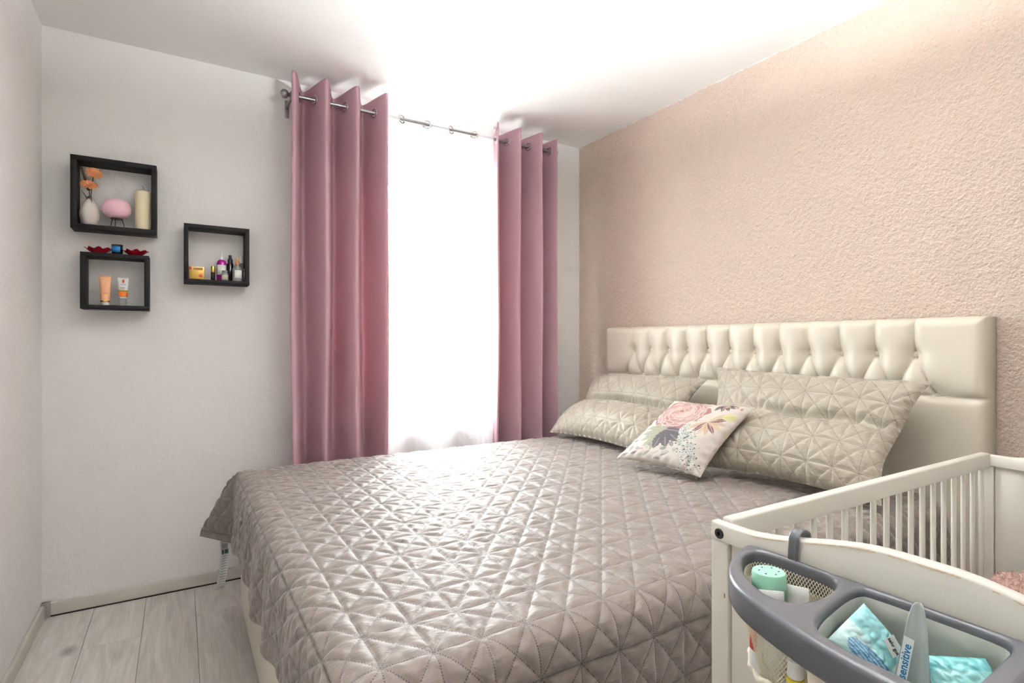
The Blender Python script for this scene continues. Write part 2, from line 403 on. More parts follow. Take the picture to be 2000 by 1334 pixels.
# baseboards: thin board with a dark shadow gap under it, grey plastic cap in the corner
bb = tag(box('baseboard_back', (XL + .03, YB - .014, .006), (XR, YB, .06), M_base, bevel=.003), 'pale wooden baseboard under the shelf wall', kind='structure')
box('gap_strip', (XL + .03, YB - .012, 0), (XR, YB - .001, .0055), M_gap, bb, bevel=0)
bl = tag(box('baseboard_left', (XL, YF, .004), (XL + .014, YB - .03, .06), M_base, bevel=.003), 'pale wooden baseboard along the left wall', kind='structure')
boxes('corner_cap', [((XL, YB - .03, 0), (XL + .018, YB, .064)), ((XL, YB - .018, 0), (XL + .03, YB, .064))], M_base_cap, bl, bevel=.002)

# ------------------------------------------------------------------ window
win = thing('window_1', (1.29, YB + .1, WZ0), 'white framed window behind the sheer curtain', kind='structure')
fy0, fy1 = YB + .10, YB + .17
fw = .065
box('window_frame', (WX0, fy0, WZ0), (WX0 + fw, fy1, WZ1), M_frame, win, .004)
box('window_frame', (WX1 - fw, fy0, WZ0), (WX1, fy1, WZ1), M_frame, win, .004)
box('window_frame', (WX0 + fw, fy0, WZ0), (WX1 - fw, fy1, WZ0 + fw), M_frame, win, .004)
box('window_frame', (WX0 + fw, fy0, WZ1 - fw), (WX1 - fw, fy1, WZ1), M_frame, win, .004)
box('mullion', (1.255, fy0 + .005, WZ0 + fw), (1.325, fy1, WZ1 - fw), M_frame, win, .004)
for x0, x1 in ((WX0 + fw, 1.255), (1.325, WX1 - fw)):
    sash = boxes('sash', [((x0, fy0 - .02, WZ0 + fw), (x0 + .05, fy1 - .01, WZ1 - fw)), ((x1 - .05, fy0 - .02, WZ0 + fw), (x1, fy1 - .01, WZ1 - fw)),
                   ((x0 + .05, fy0 - .02, WZ0 + fw), (x1 - .05, fy1 - .01, WZ0 + fw + .05)), ((x0 + .05, fy0 - .02, WZ1 - fw - .05), (x1 - .05, fy1 - .01, WZ1 - fw))], M_frame, win, .004)
    box('pane', (x0 + .045, fy0 + .03, WZ0 + fw + .045), (x1 - .045, fy0 + .036, WZ1 - fw - .045), M_glass, sash, 0)
box('window_handle', (1.33, fy0 - .045, 1.45), (1.35, fy0 - .02, 1.57), M_frame, win, .004)
box('window_sill', (WX0 - .03, YB - .010, WZ0 - .03), (WX1 + .03, fy0 + .02, WZ0), M_frame, win, .006)
# roller shutter, rolled up into its box outside: slats still showing at the top
M_shutter = mat('grey_shutter_slat', (92, 94, 98), .6)
sh = thing('roller_shutter', (1.29, YB + .2, 2.1), 'grey roller shutter slats at the top of the window outside', 'shutter')
for k in range(3):
    box('slat', (WX0, YB + .185, 2.10 + k * .04), (WX1, YB + .197, 2.138 + k * .04), M_shutter, sh, .003)
# outside ground and hedge
M_ground = mat('pale_paving', (150, 150, 146), .9, mottle=(.6, .15))
tag(box('exterior_ground', (-30, YB + T, -.6), (40, 60, -.5), M_ground, bevel=0), 'pale ground outside the window', kind='structure')

# ------------------------------------------------------------------ invented bowl uplight hanging out of view, added to brighten the room
def glow(name, rgb, strength):
    m = bpy.data.materials.new(name); m.use_nodes = True; b = m.node_tree.nodes['Principled BSDF']
    b.inputs['Base Color'].default_value = (.85, .85, .83, 1); b.inputs['Emission Color'].default_value = tuple(rgb) + (1,); b.inputs['Emission Strength'].default_value = strength
    return m
LX, LY, LZ = .95, .80, 2.06
fill_lamp = thing('added_fill_uplight', (LX, LY, ZC), 'added fill light shaped as a white bowl uplight, out of view', 'fill_lamp')
lathe('bowl', [(0, -.002), (.10, .004), (.17, .022), (.215, .05), (.222, .053), (.210, .053), (.165, .03), (.09, .012), (0, .008)], glow('fill_bowl_glow', (1, .98, .96), 2.), fill_lamp, (LX, LY, LZ), 36)
lathe('fill_disc', [(0, .034), (.17, .034), (.17, .030), (0, .030)], glow('fill_disc_glow', (.98, .985, 1.), 235.), fill_lamp, (LX, LY, LZ), 32)  # main emitter of the added fill, aimed at the ceiling
lathe('ceiling_rose', [(0, 0), (.05, 0), (.055, -.012), (.03, -.022), (0, -.024)], M_frame, fill_lamp, (LX, LY, ZC - .001), 24)
for a in (.5, 2.6, 4.7):
    tube('hanger', [(LX + .04 * math.cos(a), LY + .04 * math.sin(a), ZC - .012), (LX + .216 * math.cos(a), LY + .216 * math.sin(a), LZ + .053)], .002, M_steel, fill_lamp, 6)

# ------------------------------------------------------------------ radiator
rad = thing('radiator', (1.29, YB - .06, .12), 'white panel radiator under the window behind the sheer', 'radiator')
RX0, RX1 = 1.0, 1.6
prof = []
nx = 18
xs = np.linspace(RX0, RX1, nx * 8 + 1)
yy = YB - .075 - .006 * (np.clip(np.sin((xs - RX0) / (RX1 - RX0) * nx * 2 * np.pi) * 2, -1, 1))
zz = np.array([.13, .145, .60, .625, .655])
dep = np.array([0, 1, 1, 0, 0])
vs = np.array([[(x, (YB - .078) * (1 - d) + y * d, z) for z, d in zip(zz, dep)] for x, y in zip(xs, yy)]).reshape(-1, 3)
pyd('front_panel', vs, grid_faces(len(xs), len(zz)), M_radiator, rad)
box('side_panel', (RX0 - .004, YB - .08, .13), (RX0 + .004, YB - .02, .665), M_radiator, rad)
box('side_panel', (RX1 - .004, YB - .08, .13), (RX1 + .004, YB - .02, .665), M_radiator, rad)
boxes('top_grille', [((RX0, YB - .082, .655), (RX1, YB - .076, .668)), ((RX0, YB - .026, .655), (RX1, YB - .02, .668))] + [((RX0 + .01 + k * .024, YB - .076, .657), (RX0 + .014 + k * .024, YB - .026, .666)) for k in range(24)], M_radiator, rad, .001)
box('back_panel', (RX0, YB - .03, .13), (RX1, YB - .022, .655), M_radiator, rad, .002)
for x in (RX0 + .1, RX1 - .13): box('wall_bracket', (x, YB - .025, .3), (x + .03, YB - .0005, .5), M_radiator, rad, .001)

# ------------------------------------------------------------------ curtain rod, curtains
RY, RZ = 2.882, 2.38
rod = thing('curtain_rod', (1.25, RY, RZ), 'grey metal curtain rod with ball ends above the window', 'curtain rod')
tube('rod', [(.45, RY, RZ), (2.05, RY, RZ)], .0095, M_steel, rod, 14)
for x, s in ((.45, -1), (2.05, 1)):
    lathe('finial', [(0, -.021), (.012, -.018), (.019, -.009), (.021, 0), (.019, .009), (.012, .018), (0, .021)], M_steel, rod, (x + s * .012, RY, RZ), 18)
for x in (.468, 2.03):
    br = thing('bracket', (x, YB, RZ), parent=rod)
    boxes('arm', [((x - .006, RY, RZ - .022), (x + .006, YB, RZ - .012)), ((x - .010, YB - .004, RZ - .07), (x + .010, YB, RZ + .02))], M_steel, br, .0015)
    me = torus_mesh('ring', .015, .004, 'X'); o = link('ring', me, M_steel, br); o.location = (0, RY - YB, 0)
GROM = torus_mesh('grommet', .0215, .0048, 'X', 26, 8, .8); GROM.materials.append(M_chrome)
def eyelet_curtain(name, x0, x1, nwave, amp, zt, zb, m, label, cat, phase=0., seed=0, skew=.0, ysh=0., spread=.0, thick=.0016, grom=True, nu=None, relax=.15):
    rng = np.random.default_rng(seed)
    nu = nu or nwave * 36; nz = 60
    s = np.linspace(0, 1, nu); zs = np.concatenate([np.linspace(zb, zt - .12, nz - 10), np.linspace(zt - .12, zt, 11)[1:]]); nz = len(zs)
    S, Z = np.meshgrid(s, zs, indexing='ij')
    tdrop = (zt - Z) / (zt - zb)
    ph = 2 * np.pi * (nwave * S) + phase + relax * tdrop * np.sin(3.1 * S * nwave + seed)
    A = amp * (1 + .09 * tdrop * np.sin(5 * S + seed * 1.7))
    w = x1 - x0
    X = x0 + w * S + (skew * (1 - np.minimum(tdrop * 2.5, 1))) * np.sin(2 * ph) + spread * (S - .5) * tdrop + .008 * np.sin(7 * tdrop + 9 * S + seed)*tdrop
    Y = RY + ysh - A * np.cos(ph) + .006 * np.sin(11 * tdrop + 13 * S + seed) * tdrop
    Zf = Z + .006 * np.cos(ph) * (Z > zt - .05)
    V = np.stack([X, Y, Zf], -1).reshape(-1, 3)
    root = thing(name, ((x0 + x1) / 2, RY + ysh, zb), label, cat)
    o = pyd('cloth', V, grid_faces(nu, nz), m, root)
    if thick > 0:
        md = o.modifiers.new('thickness', 'SOLIDIFY'); md.thickness = thick; md.offset = 0
    # eyelets where the cloth crosses the rod
    if grom:
        k = math.ceil((phase - np.pi / 2) / np.pi)
        while True:
            sv = (np.pi / 2 + k * np.pi - phase) / (2 * np.pi * nwave)
            k += 1
            if sv < .02: continue
            if sv > .98: break
            e = 1e-3
            f = lambda q: (x0 + w * q + skew * math.sin(2 * (2 * math.pi * nwave * q + phase)), -amp * math.cos(2 * math.pi * nwave * q + phase))
            a, b = f(sv - e), f(sv + e)
            ang = math.atan2(b[1] - a[1], b[0] - a[0])       # direction of the cloth in plan
            g = link('grommet', GROM, None, root)
            g.location = Vector((f(sv)[0], RY + f(sv)[1] + (0), RZ)) - root.location
            g.rotation_euler = (0, 0, ang + math.pi / 2)
    return root
eyelet_curtain('pink_curtain', .455, .930, 3.12, .094, 2.455, .03, M_curtain, 'dusty pink eyelet curtain left of the sheer, wider panel', 'curtain', phase=-.45, seed=2, skew=-.002, nu=200)
eyelet_curtain('pink_curtain', 1.585, 2.035, 2.9, .092, 2.440, .03, M_curtain, 'dusty pink eyelet curtain right of the sheer, beside the pink wall', 'curtain', phase=-.2, seed=5, skew=-.002, nu=180)
eyelet_curtain('sheer_curtain', .93, 1.605, 2.288, .024, 2.445, .03, M_sheer, 'white sheer eyelet curtain hanging between the pink curtains', 'curtain', phase=-.692, seed=3, skew=0, ysh=.0, thick=0, nu=220)

# ------------------------------------------------------------------ bed
bed = thing('bed', (1.25, 1.74, 0), 'cream upholstered double bed with tall button-tufted headboard', 'bed')
BX0, BX1, BY0, BY1 = .235, 2.245, .865, 2.615
box('bed_base', (BX0, BY0, .05), (BX1, BY1, .36), M_leather, bed, .012, 3)
box('mattress', (BX0 + .01, BY0 + .01, .36), (BX1, BY1 - .01, .605), mat('mattress_ticking', (228, 222, 210), .7, bump=(80, .2, .002)), bed, .04, 4)
box('footboard_panel', (BX0 - .013, BY0, .04), (BX0 - .001, 1.44, .555), M_leather, bed, .006, 3)
box('footboard_panel', (BX0 - .013, 1.443, .04), (BX0 - .001, BY1 + .005, .555), M_leather, bed, .006, 3)
for x in (BX0 + .1, BX1 - .1):
    for y in (BY0 + .1, BY1 - .1):
        lathe('leg', [(0, 0), (.025, 0), (.03, .05), (0, .05)], M_dark, bed, (x, y, 0), 14)
# tufted headboard
HY0, HY1, HZ0, HZ1, HXF, HXB = .742, 2.632, .05, 1.25, 2.262, XR - .004
row1 = np.array([2.398, 2.258, 2.124, 1.993, 1.865, 1.735, 1.601, 1.467, 1.340, 1.216, 1.077, .954])
sp1 = .1313; row1 = .954 + np.arange(12) * sp1; zr1 = 1.117
row2 = .886 + np.arange(13) * sp1; zr2 = .972
ny, nz = 330, 150
Yg = np.linspace(HY0, HY1, ny); Zg = np.concatenate([np.linspace(HZ0, .5, 12)[:-1], np.linspace(.5, HZ1, nz - 11)]); nz = len(Zg)
YY, ZZ = np.meshgrid(Yg, Zg, indexing='ij')
def seg_d(ax, az, bx, bz):
    dx, dz = bx - ax, bz - az
    t = np.clip(((YY - ax) * dx + (ZZ - az) * dz) / (dx * dx + dz * dz), 0, 1)
    return np.hypot(YY - ax - t * dx, ZZ - az - t * dz)
dl = np.full(YY.shape, 9.)
for y in row1:
    dl = np.minimum(dl, seg_d(y, zr1, y, HZ1 + .1))
    dl = np.minimum(dl, seg_d(y, zr1, y - sp1 / 2, zr2)); dl = np.minimum(dl, seg_d(y, zr1, y + sp1 / 2, zr2))
dl = np.minimum(dl, seg_d(row2[0], zr2, HY0 - .1, zr2)); dl = np.minimum(dl, seg_d(row2[-1], zr2, HY1 + .1, zr2))
for a, b in zip(row2[:-1], row2[1:]): dl = np.minimum(dl, seg_d(a, zr2, b, zr2) + .004)
db = np.full(YY.shape, 9.)
for y in row1: db = np.minimum(db, np.hypot(YY - y, ZZ - zr1))
for y in row2: db = np.minimum(db, np.hypot(YY - y, ZZ - zr2))
h = .024 * (1 - np.exp(-(dl / .011) ** .8)) - .030 * np.exp(-(db / .030) ** 1.2)
de = np.minimum(np.minimum(YY - HY0, HY1 - YY), np.minimum(HZ1 - ZZ, .3))
flat_side = np.clip(np.minimum(YY - HY0, HY1 - YY) / .05, 0, 1)
R = .035
edge = np.where(de < R, R - np.sqrt(np.maximum(R * R - (R - de) ** 2, 0)), 0)
below = 1 / (1 + np.exp(-(ZZ - .965) / .004))
h = h * below + (1 - below) * (.022 * (1 - np.exp(-np.abs(ZZ - zr2) / .01)))
# small gathered pleats fanning out above each button
ang = np.zeros_like(YY)
for y in row1:
    dy, dz = YY - y, ZZ - zr1; rr = np.hypot(dy, dz)
    h += .0012 * np.sin(np.arctan2(dz, dy) * 22) * np.exp(-((rr - .028) / .018) ** 2)
Xh = HXF + .024 - h + edge
front = np.stack([Xh, YY, ZZ], -1).reshape(-1, 3)
back = np.stack([np.full_like(YY, HXB), YY, ZZ], -1).reshape(-1, 3)
nF = len(front); fcs = [grid_faces(ny, nz, 0, flip=True)]
rim = []
def bridge(idx):
    a = np.asarray(idx); return np.stack([a[:-1], a[1:], a[1:] + nF, a[:-1] + nF], 1)
loop = [i * nz for i in range(ny)] + [(ny - 1) * nz + j for j in range(1, nz)] + [i * nz + nz - 1 for i in range(ny - 2, -1, -1)] + [j for j in range(nz - 2, -1, -1)]
faces = np.concatenate([fcs[0], bridge(loop), grid_faces(ny, nz, nF)])
hb = pyd('headboard', np.concatenate([front, back]), faces, M_leather, bed)
bme = bpy.data.meshes.new('button'); b_ = bmesh.new(); bmesh.ops.create_uvsphere(b_, u_segments=14, v_segments=8, radius=.0125)
for v in b_.verts: v.co.x *= .55
b_.to_mesh(bme); b_.free(); bme.polygons.foreach_set('use_smooth', [True] * len(bme.polygons)); bme.materials.append(M_leather)
for ys, z in ((row1, zr1), (row2, zr2)):
    for y in ys:
        o = link('button', bme, None, hb); o.location = Vector((HXF + .042, y, z)) - bed.location

# ------------------------------------------------------------------ quilted bedspread
QA, QB = .096, .113
FD = 1 / math.sqrt(1 / QA ** 2 + 1 / QB ** 2)
def seam_distance(u, v):
    U, V = u / QA, v / QB
    fr = lambda k: np.abs(k - np.round(k))
    return np.minimum(np.minimum(fr(U) * QA, fr(V) * QB), np.minimum(fr(U + V), fr(U - V)) * FD)
def puff(u, v, h):
    d = seam_distance(u, v)
    return h * (1 - np.exp(-(d / .0075)))
def smoothnoise(x, y, seed, n=6, f0=1.):
    r = np.random.default_rng(seed); o = np.zeros_like(x)
    for k in range(n):
        a = r.uniform(0, 6.28); f = f0 * r.uniform(.6, 1.8); p = r.uniform(0, 6.28)
        o += np.sin((x * math.cos(a) + y * math.sin(a)) * f * 6.28 + p)
    return o / n
Xf, Yn, Yfar, Zt, Rb = .262, .905, 2.575, .618, .055
OH = .30
stepu, stepv = QA / 20, QB / 20
iu0 = int(math.floor((Xf - .335) / stepu)); iu1 = int(math.ceil(2.25 / stepu))
iv0 = int(math.floor((Yn - .36) / stepv)); iv1 = int(math.ceil((Yfar + .355) / stepv))
u = np.arange(iu0, iu1 + 1) * stepu; v = np.arange(iv0, iv1 + 1) * stepv
U, V = np.meshgrid(u, v, indexing='ij')
def hang(s):
    """arc length past the edge -> (outward, down)"""
    a = np.minimum(s / Rb, np.pi / 2)
    ext = np.maximum(s - Rb * np.pi / 2, 0)
    return Rb * np.sin(a), Rb * (1 - np.cos(a)) + ext
nearness = np.clip((Yfar - V) / (Yfar - Yn), 0, 1)
da = np.maximum(Xf - U, 0) * (1 - .05 - .17 * nearness)
dbn = np.maximum(Yn - V, 0); dbf = np.maximum(V - Yfar, 0)
db_ = dbn + dbf; sgn = np.where(dbf > 0, 1., -1.)
m_ = np.minimum(da, db_); M_ = np.maximum(da, db_)          # w = along the fin, M = down
outA, dnA = hang(da); outB, dnB = hang(db_)
X = np.maximum(U, Xf) - outA; Yp = np.clip(V, Yn, Yfar) + sgn * outB; Zp = Zt - np.maximum(dnA, dnB)
corner = (da > 0) & (db_ > 0)
outM, dnM = hang(M_)
isfoot = da >= db_
finx = np.where(sgn > 0, -.42, -.60); finy = np.where(sgn > 0, .62, -.61)
# cloth at a corner: the hanging sheet carries on past the corner post and folds out into a fin
wf = m_
bx = np.where(isfoot, Xf - outM, Xf - Rb * .7 ); by = np.where(isfoot, np.clip(V, Yn, Yfar) + sgn * Rb * .7, np.clip(V, Yn, Yfar) + sgn * outM)
X = np.where(corner, Xf - np.where(isfoot, outM, np.minimum(outM, Rb) * .9) + finx * wf, X)
Yp = np.where(corner, np.clip(V, Yn, Yfar) + sgn * np.where(isfoot, np.minimum(outM, Rb) * .9, outM) + finy * wf, Yp)
Zp = np.where(corner, Zt - dnM, Zp)
P = np.stack([X, Yp, Zp], -1)
# soft undulation of the top, vertical folds in the hanging sides
P[..., 2] += np.where((da == 0) & (db_ == 0), .005 * smoothnoise(U, V, 3, 8, 1.1), 0)
hangA = np.clip((da - .06) / .2, 0, 1); hangB = np.clip((db_ - .06) / .2, 0, 1)
P[..., 0] -= hangA * (~corner) * (.017 + .011 * np.sin(V * 21 + 1.2) + .006 * np.sin(V * 47))
P[..., 1] += sgn * hangB * (~corner) * (.012 + .010 * np.sin(U * 17 + .4))
P[..., 2] += hangA * (~corner) * .012 * np.sin(V * 9 + .8)
for _ in range(26):
    Q = P.copy()
    Q[1:-1] = (P[:-2] + P[2:] + 2 * P[1:-1]) / 4
    P = Q.copy(); Q[:, 1:-1] = (P[:, :-2] + P[:, 2:] + 2 * P[:, 1:-1]) / 4
    P = Q
tu = np.gradient(P, axis=0); tv = np.gradient(P, axis=1)
nrm = np.cross(tu, tv); nrm /= np.maximum(np.linalg.norm(nrm, axis=-1, keepdims=True), 1e-9)
flatz = (da == 0) & (db_ == 0)
hq = puff(U, V, .0065) + .0022 * smoothnoise(U * 6, V * 9, 7, 8, 2.2)
edge_d = np.minimum(np.minimum(U - u[0], V - v[0]), v[-1] - V)
hq = np.where(edge_d < .012, .004 * np.sqrt(np.clip(edge_d / .012, 0, 1)), hq)
P = P + nrm * hq[..., None]
sp = tag(pyd('quilted_bedspread', P.reshape(-1, 3), grid_faces(len(u), len(v)), M_bedspread, None, uv=np.stack([U, V], -1).reshape(-1, 2)),
    'taupe velvet bedspread quilted in triangles, spread over the bed', 'bedspread')
md = sp.modifiers.new('thickness', 'SOLIDIFY'); md.thickness = .006; md.offset = -1

# care label hanging from the bedspread corner
M_tag = print_material('care_label_print', .6)
nu_, nv_ = 14, 60
s = np.linspace(0, 1, nv_); w = np.linspace(-.5, .5, nu_)
S, Wd = np.meshgrid(s, w, indexing='ij')
cx = .165 + .012 * np.sin(S * 3) - .02 * S; cy = 2.735 + .01 * np.sin(S * 5); cz = .285 - .205 * S
VV = np.stack([cx + Wd * .034, cy + .006 * np.cos(Wd * 3) + Wd * .012, cz], -1).reshape(-1, 3)
ct = np.tile(np.array(lin((236, 236, 234))), (nv_ * nu_, 1)).reshape(nv_, nu_, 3)
for i in range(nv_):
    if .08 < s[i] < .2 or (.35 < s[i] < .97 and (i % 3 == 0)): ct[i, 3:-2] = lin((170, 170, 172))
    if .22 < s[i] < .32: ct[i, 7:13] = lin((60, 120, 90)); ct[i, 3:6] = lin((60, 60, 62))
o = pyd('care_label', VV, grid_faces(nv_, nu_), M_tag, sp, col=ct.reshape(-1, 3))
o['label'] = 'white care label with small print'
md = o.modifiers.new('thickness', 'SOLIDIFY'); md.thickness = .0008

# ------------------------------------------------------------------ pillows and cushion
def pillow(name, BL, BR, TR, TL, thick, m, label, cat, bulge=None, nu=150, nv=110, size=(.8, .5), quilt=.0085, crease=None, colfun=None, seed=0, back=.5, shear=None, pinch=.06, uvoff=(0, 0), group=None):
    BL, BR, TR, TL = [np.array(q, float) for q in (BL, BR, TR, TL)]
    a = np.linspace(0, 1, nu); b = np.linspace(0, 1, nv)
    A, B = np.meshgrid(a, b, indexing='ij')
    # concave sides between pulled-out corners
    pa = pinch * (1 - (2 * B - 1) ** 2) * (1 - 2 * A); pb = pinch * .8 * (1 - (2 * A - 1) ** 2) * (1 - 2 * B)
    A2 = A + pa * np.abs(2 * A - 1) ** 3; B2 = B + pb * np.abs(2 * B - 1) ** 3
    mid = (BL * (1 - A2[..., None]) + BR * A2[..., None]) * (1 - B2[..., None]) + (TL * (1 - A2[..., None]) + TR * A2[..., None]) * B2[..., None]
    n = np.cross(BR - BL, TL - BL); n /= np.linalg.norm(n)
    if n[0] > 0: n = -n
    if bulge is not None: mid = mid + n * bulge(A, B)[..., None]
    prof = (np.clip(1 - (2 * A - 1) ** 2, 0, 1) ** .45) * (np.clip(1 - (2 * B - 1) ** 2, 0, 1) ** .45)
    th = thick * prof
    if crease is not None: th = th * (1 - crease(A, B))
    rn = .004 * smoothnoise(A * size[0] * 5, B * size[1] * 7, seed, 8, 1.4) * prof
    uu = A * size[0] + uvoff[0]; vv = B * size[1] + uvoff[1]
    q = puff(uu, vv, quilt) * np.clip(prof * 1.6, 0, 1) if quilt else 0
    # edge puckers
    ed = np.minimum(np.minimum(A, 1 - A) * size[0], np.minimum(B, 1 - B) * size[1])
    pk = .0022 * np.sin(np.where(np.minimum(A, 1 - A) * size[0] < np.minimum(B, 1 - B) * size[1], B * size[1], A * size[0]) * 150 + seed) * np.exp(-((ed - .02) / .018) ** 2)
    F = mid + n * (th + rn + q + pk)[..., None]
    K = mid - n * (th * back)[..., None]
    V_ = np.concatenate([F.reshape(-1, 3), K.reshape(-1, 3)]); nF = nu * nv
    uvs = np.stack([uu, vv], -1).reshape(-1, 2); uvs = np.concatenate([uvs, uvs + 3])
    cols = None
    if colfun is not None:
        c1 = colfun(A, B).reshape(-1, 3); cols = np.concatenate([c1, np.tile(np.array(lin((226, 214, 190))), (nF, 1))])
    f1 = grid_faces(nu, nv); f2 = grid_faces(nu, nv, nF, True)
    loop = [i * nv for i in range(nu)] + [(nu - 1) * nv + j for j in range(1, nv)] + [i * nv + nv - 1 for i in range(nu - 2, -1, -1)] + [j for j in range(nv - 2, 0, -1)] + [0]
    lp = np.array(loop); br = np.stack([lp[:-1], lp[:-1] + nF, lp[1:] + nF, lp[1:]], 1)
    c0 = (BL + BR) / 2
    me = bpy.data.meshes.new(name)
    o = pyd(name, V_, np.concatenate([f1, f2, br]), m, None, uv=uvs, col=cols)
    b2 = bmesh.new(); b2.from_mesh(o.data); bmesh.ops.recalc_face_normals(b2, faces=b2.faces); b2.to_mesh(o.data); b2.free()
    o.data.polygons.foreach_set('use_smooth', [True] * len(o.data.polygons))
    return tag(o, label, cat, group)
gz = .632
crR = lambda A, B: .42 * np.exp(-((B - (.60 - .05 * A + .02 * np.sin(A * 9))) / .045) ** 2) * np.clip((A - .15) * 4, 0, 1)
blR = lambda A, B: -.030 * np.exp(-((B - .60) / .22) ** 2) + .012 * np.exp(-((B - .25) / .2) ** 2)
pillow('quilted_pillow', (1.835, 1.60, gz + .01), (1.885, .875, gz + .015), (2.165, .850, 1.030), (2.175, 1.725, 1.045), .085, M_sham,
       'large greige quilted pillow on the crib side of the bed', 'pillow', blR, size=(.82, .56), crease=crR, seed=3, group='quilted pillows', uvoff=(.02, .03))
crL = lambda A, B: .55 * np.exp(-((B - .57) / .04) ** 2)
blL = lambda A, B: -.035 * np.exp(-((B - .57) / .2) ** 2) + .015 * np.exp(-((B - .25) / .2) ** 2)
pillow('quilted_pillow', (1.815, 2.585, gz + .01), (1.83, 1.83, gz + .01), (2.165, 1.765, .985), (2.175, 2.60, .965), .085, M_sham,
       'greige quilted pillow on the window side, behind the floral cushion', 'pillow', blL, size=(.80, .52), crease=crL, seed=8, group='quilted pillows')
def floral(A, B):
    c = np.empty(A.shape + (3,)); c[:] = lin((218, 208, 198))
    x, y = A, B
    rn = np.random.default_rng(11)
    def noise(sc, seed): return smoothnoise(x * sc, y * sc, seed, 10, 1.)
    def blend(mask, col):
        mk = np.clip(mask, 0, 1)[..., None]; c[:] = c * (1 - mk) + np.array(lin(col)) * mk
    blend((noise(2.2, 1) > .25) * .35, (214, 190, 178))
    def leaf(cx, cy, ang, L, wd, col, vein=None):
        dx, dy = x - cx, y - cy; ca, sa = math.cos(ang), math.sin(ang)
        t = (dx * ca + dy * sa) / L; s = (-dx * sa + dy * ca)
        half = wd * np.sin(np.pi * np.clip(t, 0, 1)) ** .8 * (1 + .12 * np.sin(t * 40))
        inside = (t > 0) & (t < 1) & (np.abs(s) < half)
        blend(inside * .95, col)
        blend((inside & (np.abs(s) < .004)) * .6, vein or (190, 180, 165))
    # soft grey background foliage
    for k in range(90):
        leaf(rn.uniform(.02, .55), rn.uniform(.02, .85), rn.uniform(0, 6.28), rn.uniform(.05, .11), rn.uniform(.01, .022), [(170, 165, 165), (140, 136, 140), (196, 196, 180)][k % 3])
    for an in (2.6, 3.0, 3.4, 3.8, 4.2, 4.6): leaf(.38, .40, an, .28, .036, (160, 160, 140))
    for an in (-1.5, -1.0, -.5, 0.): leaf(.37, .42, an, .27, .060, (104, 98, 100))
    leaf(.36, .45, .25, .12, .03, (98, 92, 94))
    # star flower, ochre and purple
    for k in range(9):
        leaf(.74, .62, -2.4 + k * .42, .20, .024, [(196, 168, 146), (112, 84, 90), (204, 180, 152)][k % 3], (225, 205, 170))
    leaf(.83, .72, .5, .16, .055, (222, 214, 160)); leaf(.62, .72, 2.6, .10, .04, (224, 218, 176))
    # dark ragged leaf and buds near the top right corner
    for an in (-.9, -.45, 0., .5, -1.4): leaf(.72, .96, an - .35, .16, .022, (74, 70, 76))
    for k in range(10): leaf(.60 + .035 * k, .93 + .03 * math.sin(k), rn.uniform(0, 6.28), .06, .014, [(204, 158, 148), (184, 126, 118)][k % 2])
    # hydrangea
    for k in range(85):
        t = rn.uniform(0, 1); cx = .52 + .33 * t + rn.normal(0, .05); cy = .52 - .44 * t + rn.normal(0, .06)
        rr = rn.uniform(.018, .034); d = np.hypot(x - cx, y - cy) / rr
        an = np.arctan2(y - cy, x - cx); lob = 1 - .25 * np.abs(np.sin(2 * an + k))
        blend((d < lob) * .95, [(242, 240, 234), (222, 222, 212), (198, 200, 190)][k % 3]); blend((d < lob) & (d > .8 * lob), (170, 170, 160)); blend((d < .28), (130, 128, 122))
    for k in range(50):
        t = rn.uniform(.2, 1); cx = .56 + .32 * t + rn.normal(0, .05); cy = .46 - .40 * t + rn.normal(0, .05)
        blend((np.hypot(x - cx, (y - cy) * 1.4) < rn.uniform(.005, .013)) * .9, (92, 90, 92))
    # big peony
    cx, cy, R0 = .35, .73, .30
    dx, dy = x - cx, y - cy; r = np.hypot(dx, dy * 1.1); an = np.arctan2(dy, dx)
    lim = R0 * (1 + .07 * np.sin(5 * an + 1) + .04 * np.sin(11 * an) + .02 * np.sin(23 * an))
    ins = r < lim
    blend(ins, (190, 142, 136))
    for ring in range(7):
        rad = R0 * (.92 - .13 * ring); npet = max(4, 11 - ring)
        for k in range(npet):
            a0 = 6.283 * (k + .5 * (ring % 2)) / npet + rn.uniform(-.15, .15)
            ex, ey = cx + rad * .66 * math.cos(a0), cy + rad * .60 * math.sin(a0)
            ux, uy = math.cos(a0), math.sin(a0)
            lx = (x - ex) * ux + (y - ey) * uy; ly = -(x - ex) * uy + (y - ey) * ux
            wl, ww_ = rad * .36, rad * .45
            dd = np.hypot(lx / wl, ly / ww_) * (1 + .05 * np.sin(9 * np.arctan2(ly, lx) + k))
            inn = dd < 1
            tone = [(204, 160, 152), (214, 176, 168), (196, 146, 140)][(k + ring) % 3] if ring < 3 else [(222, 186, 176), (232, 204, 194), (206, 162, 152)][(k + ring) % 3]
            blend(inn * .92, tone)
            blend((inn & (dd > .86) & (lx > 0)) * .75, (242, 222, 214))
            blend((inn & (lx < -.35 * wl)) * .55, (168, 114, 110))
    blend((np.hypot(dx, dy) < .02) * .8, (176, 122, 110))
    c[ins] *= np.array([.76, .78, .78])
    bgc = np.array(lin((218, 208, 198))); c[:] = np.clip(bgc + (c - bgc) * 1.1, .03, .85) * .70
    return c
M_floral = print_material('floral_cotton_print', .75)
cu = pillow('floral_cushion', (1.615, 1.800, .662), (1.690, 1.415, .648), (1.930, 1.350, .905), (1.925, 1.755, .895), .055, M_floral,
       'small white cushion with a big pink peony print', 'cushion', nu=240, nv=240, size=(.40, .40), quilt=0, colfun=floral, seed=5, pinch=.05, back=.55)

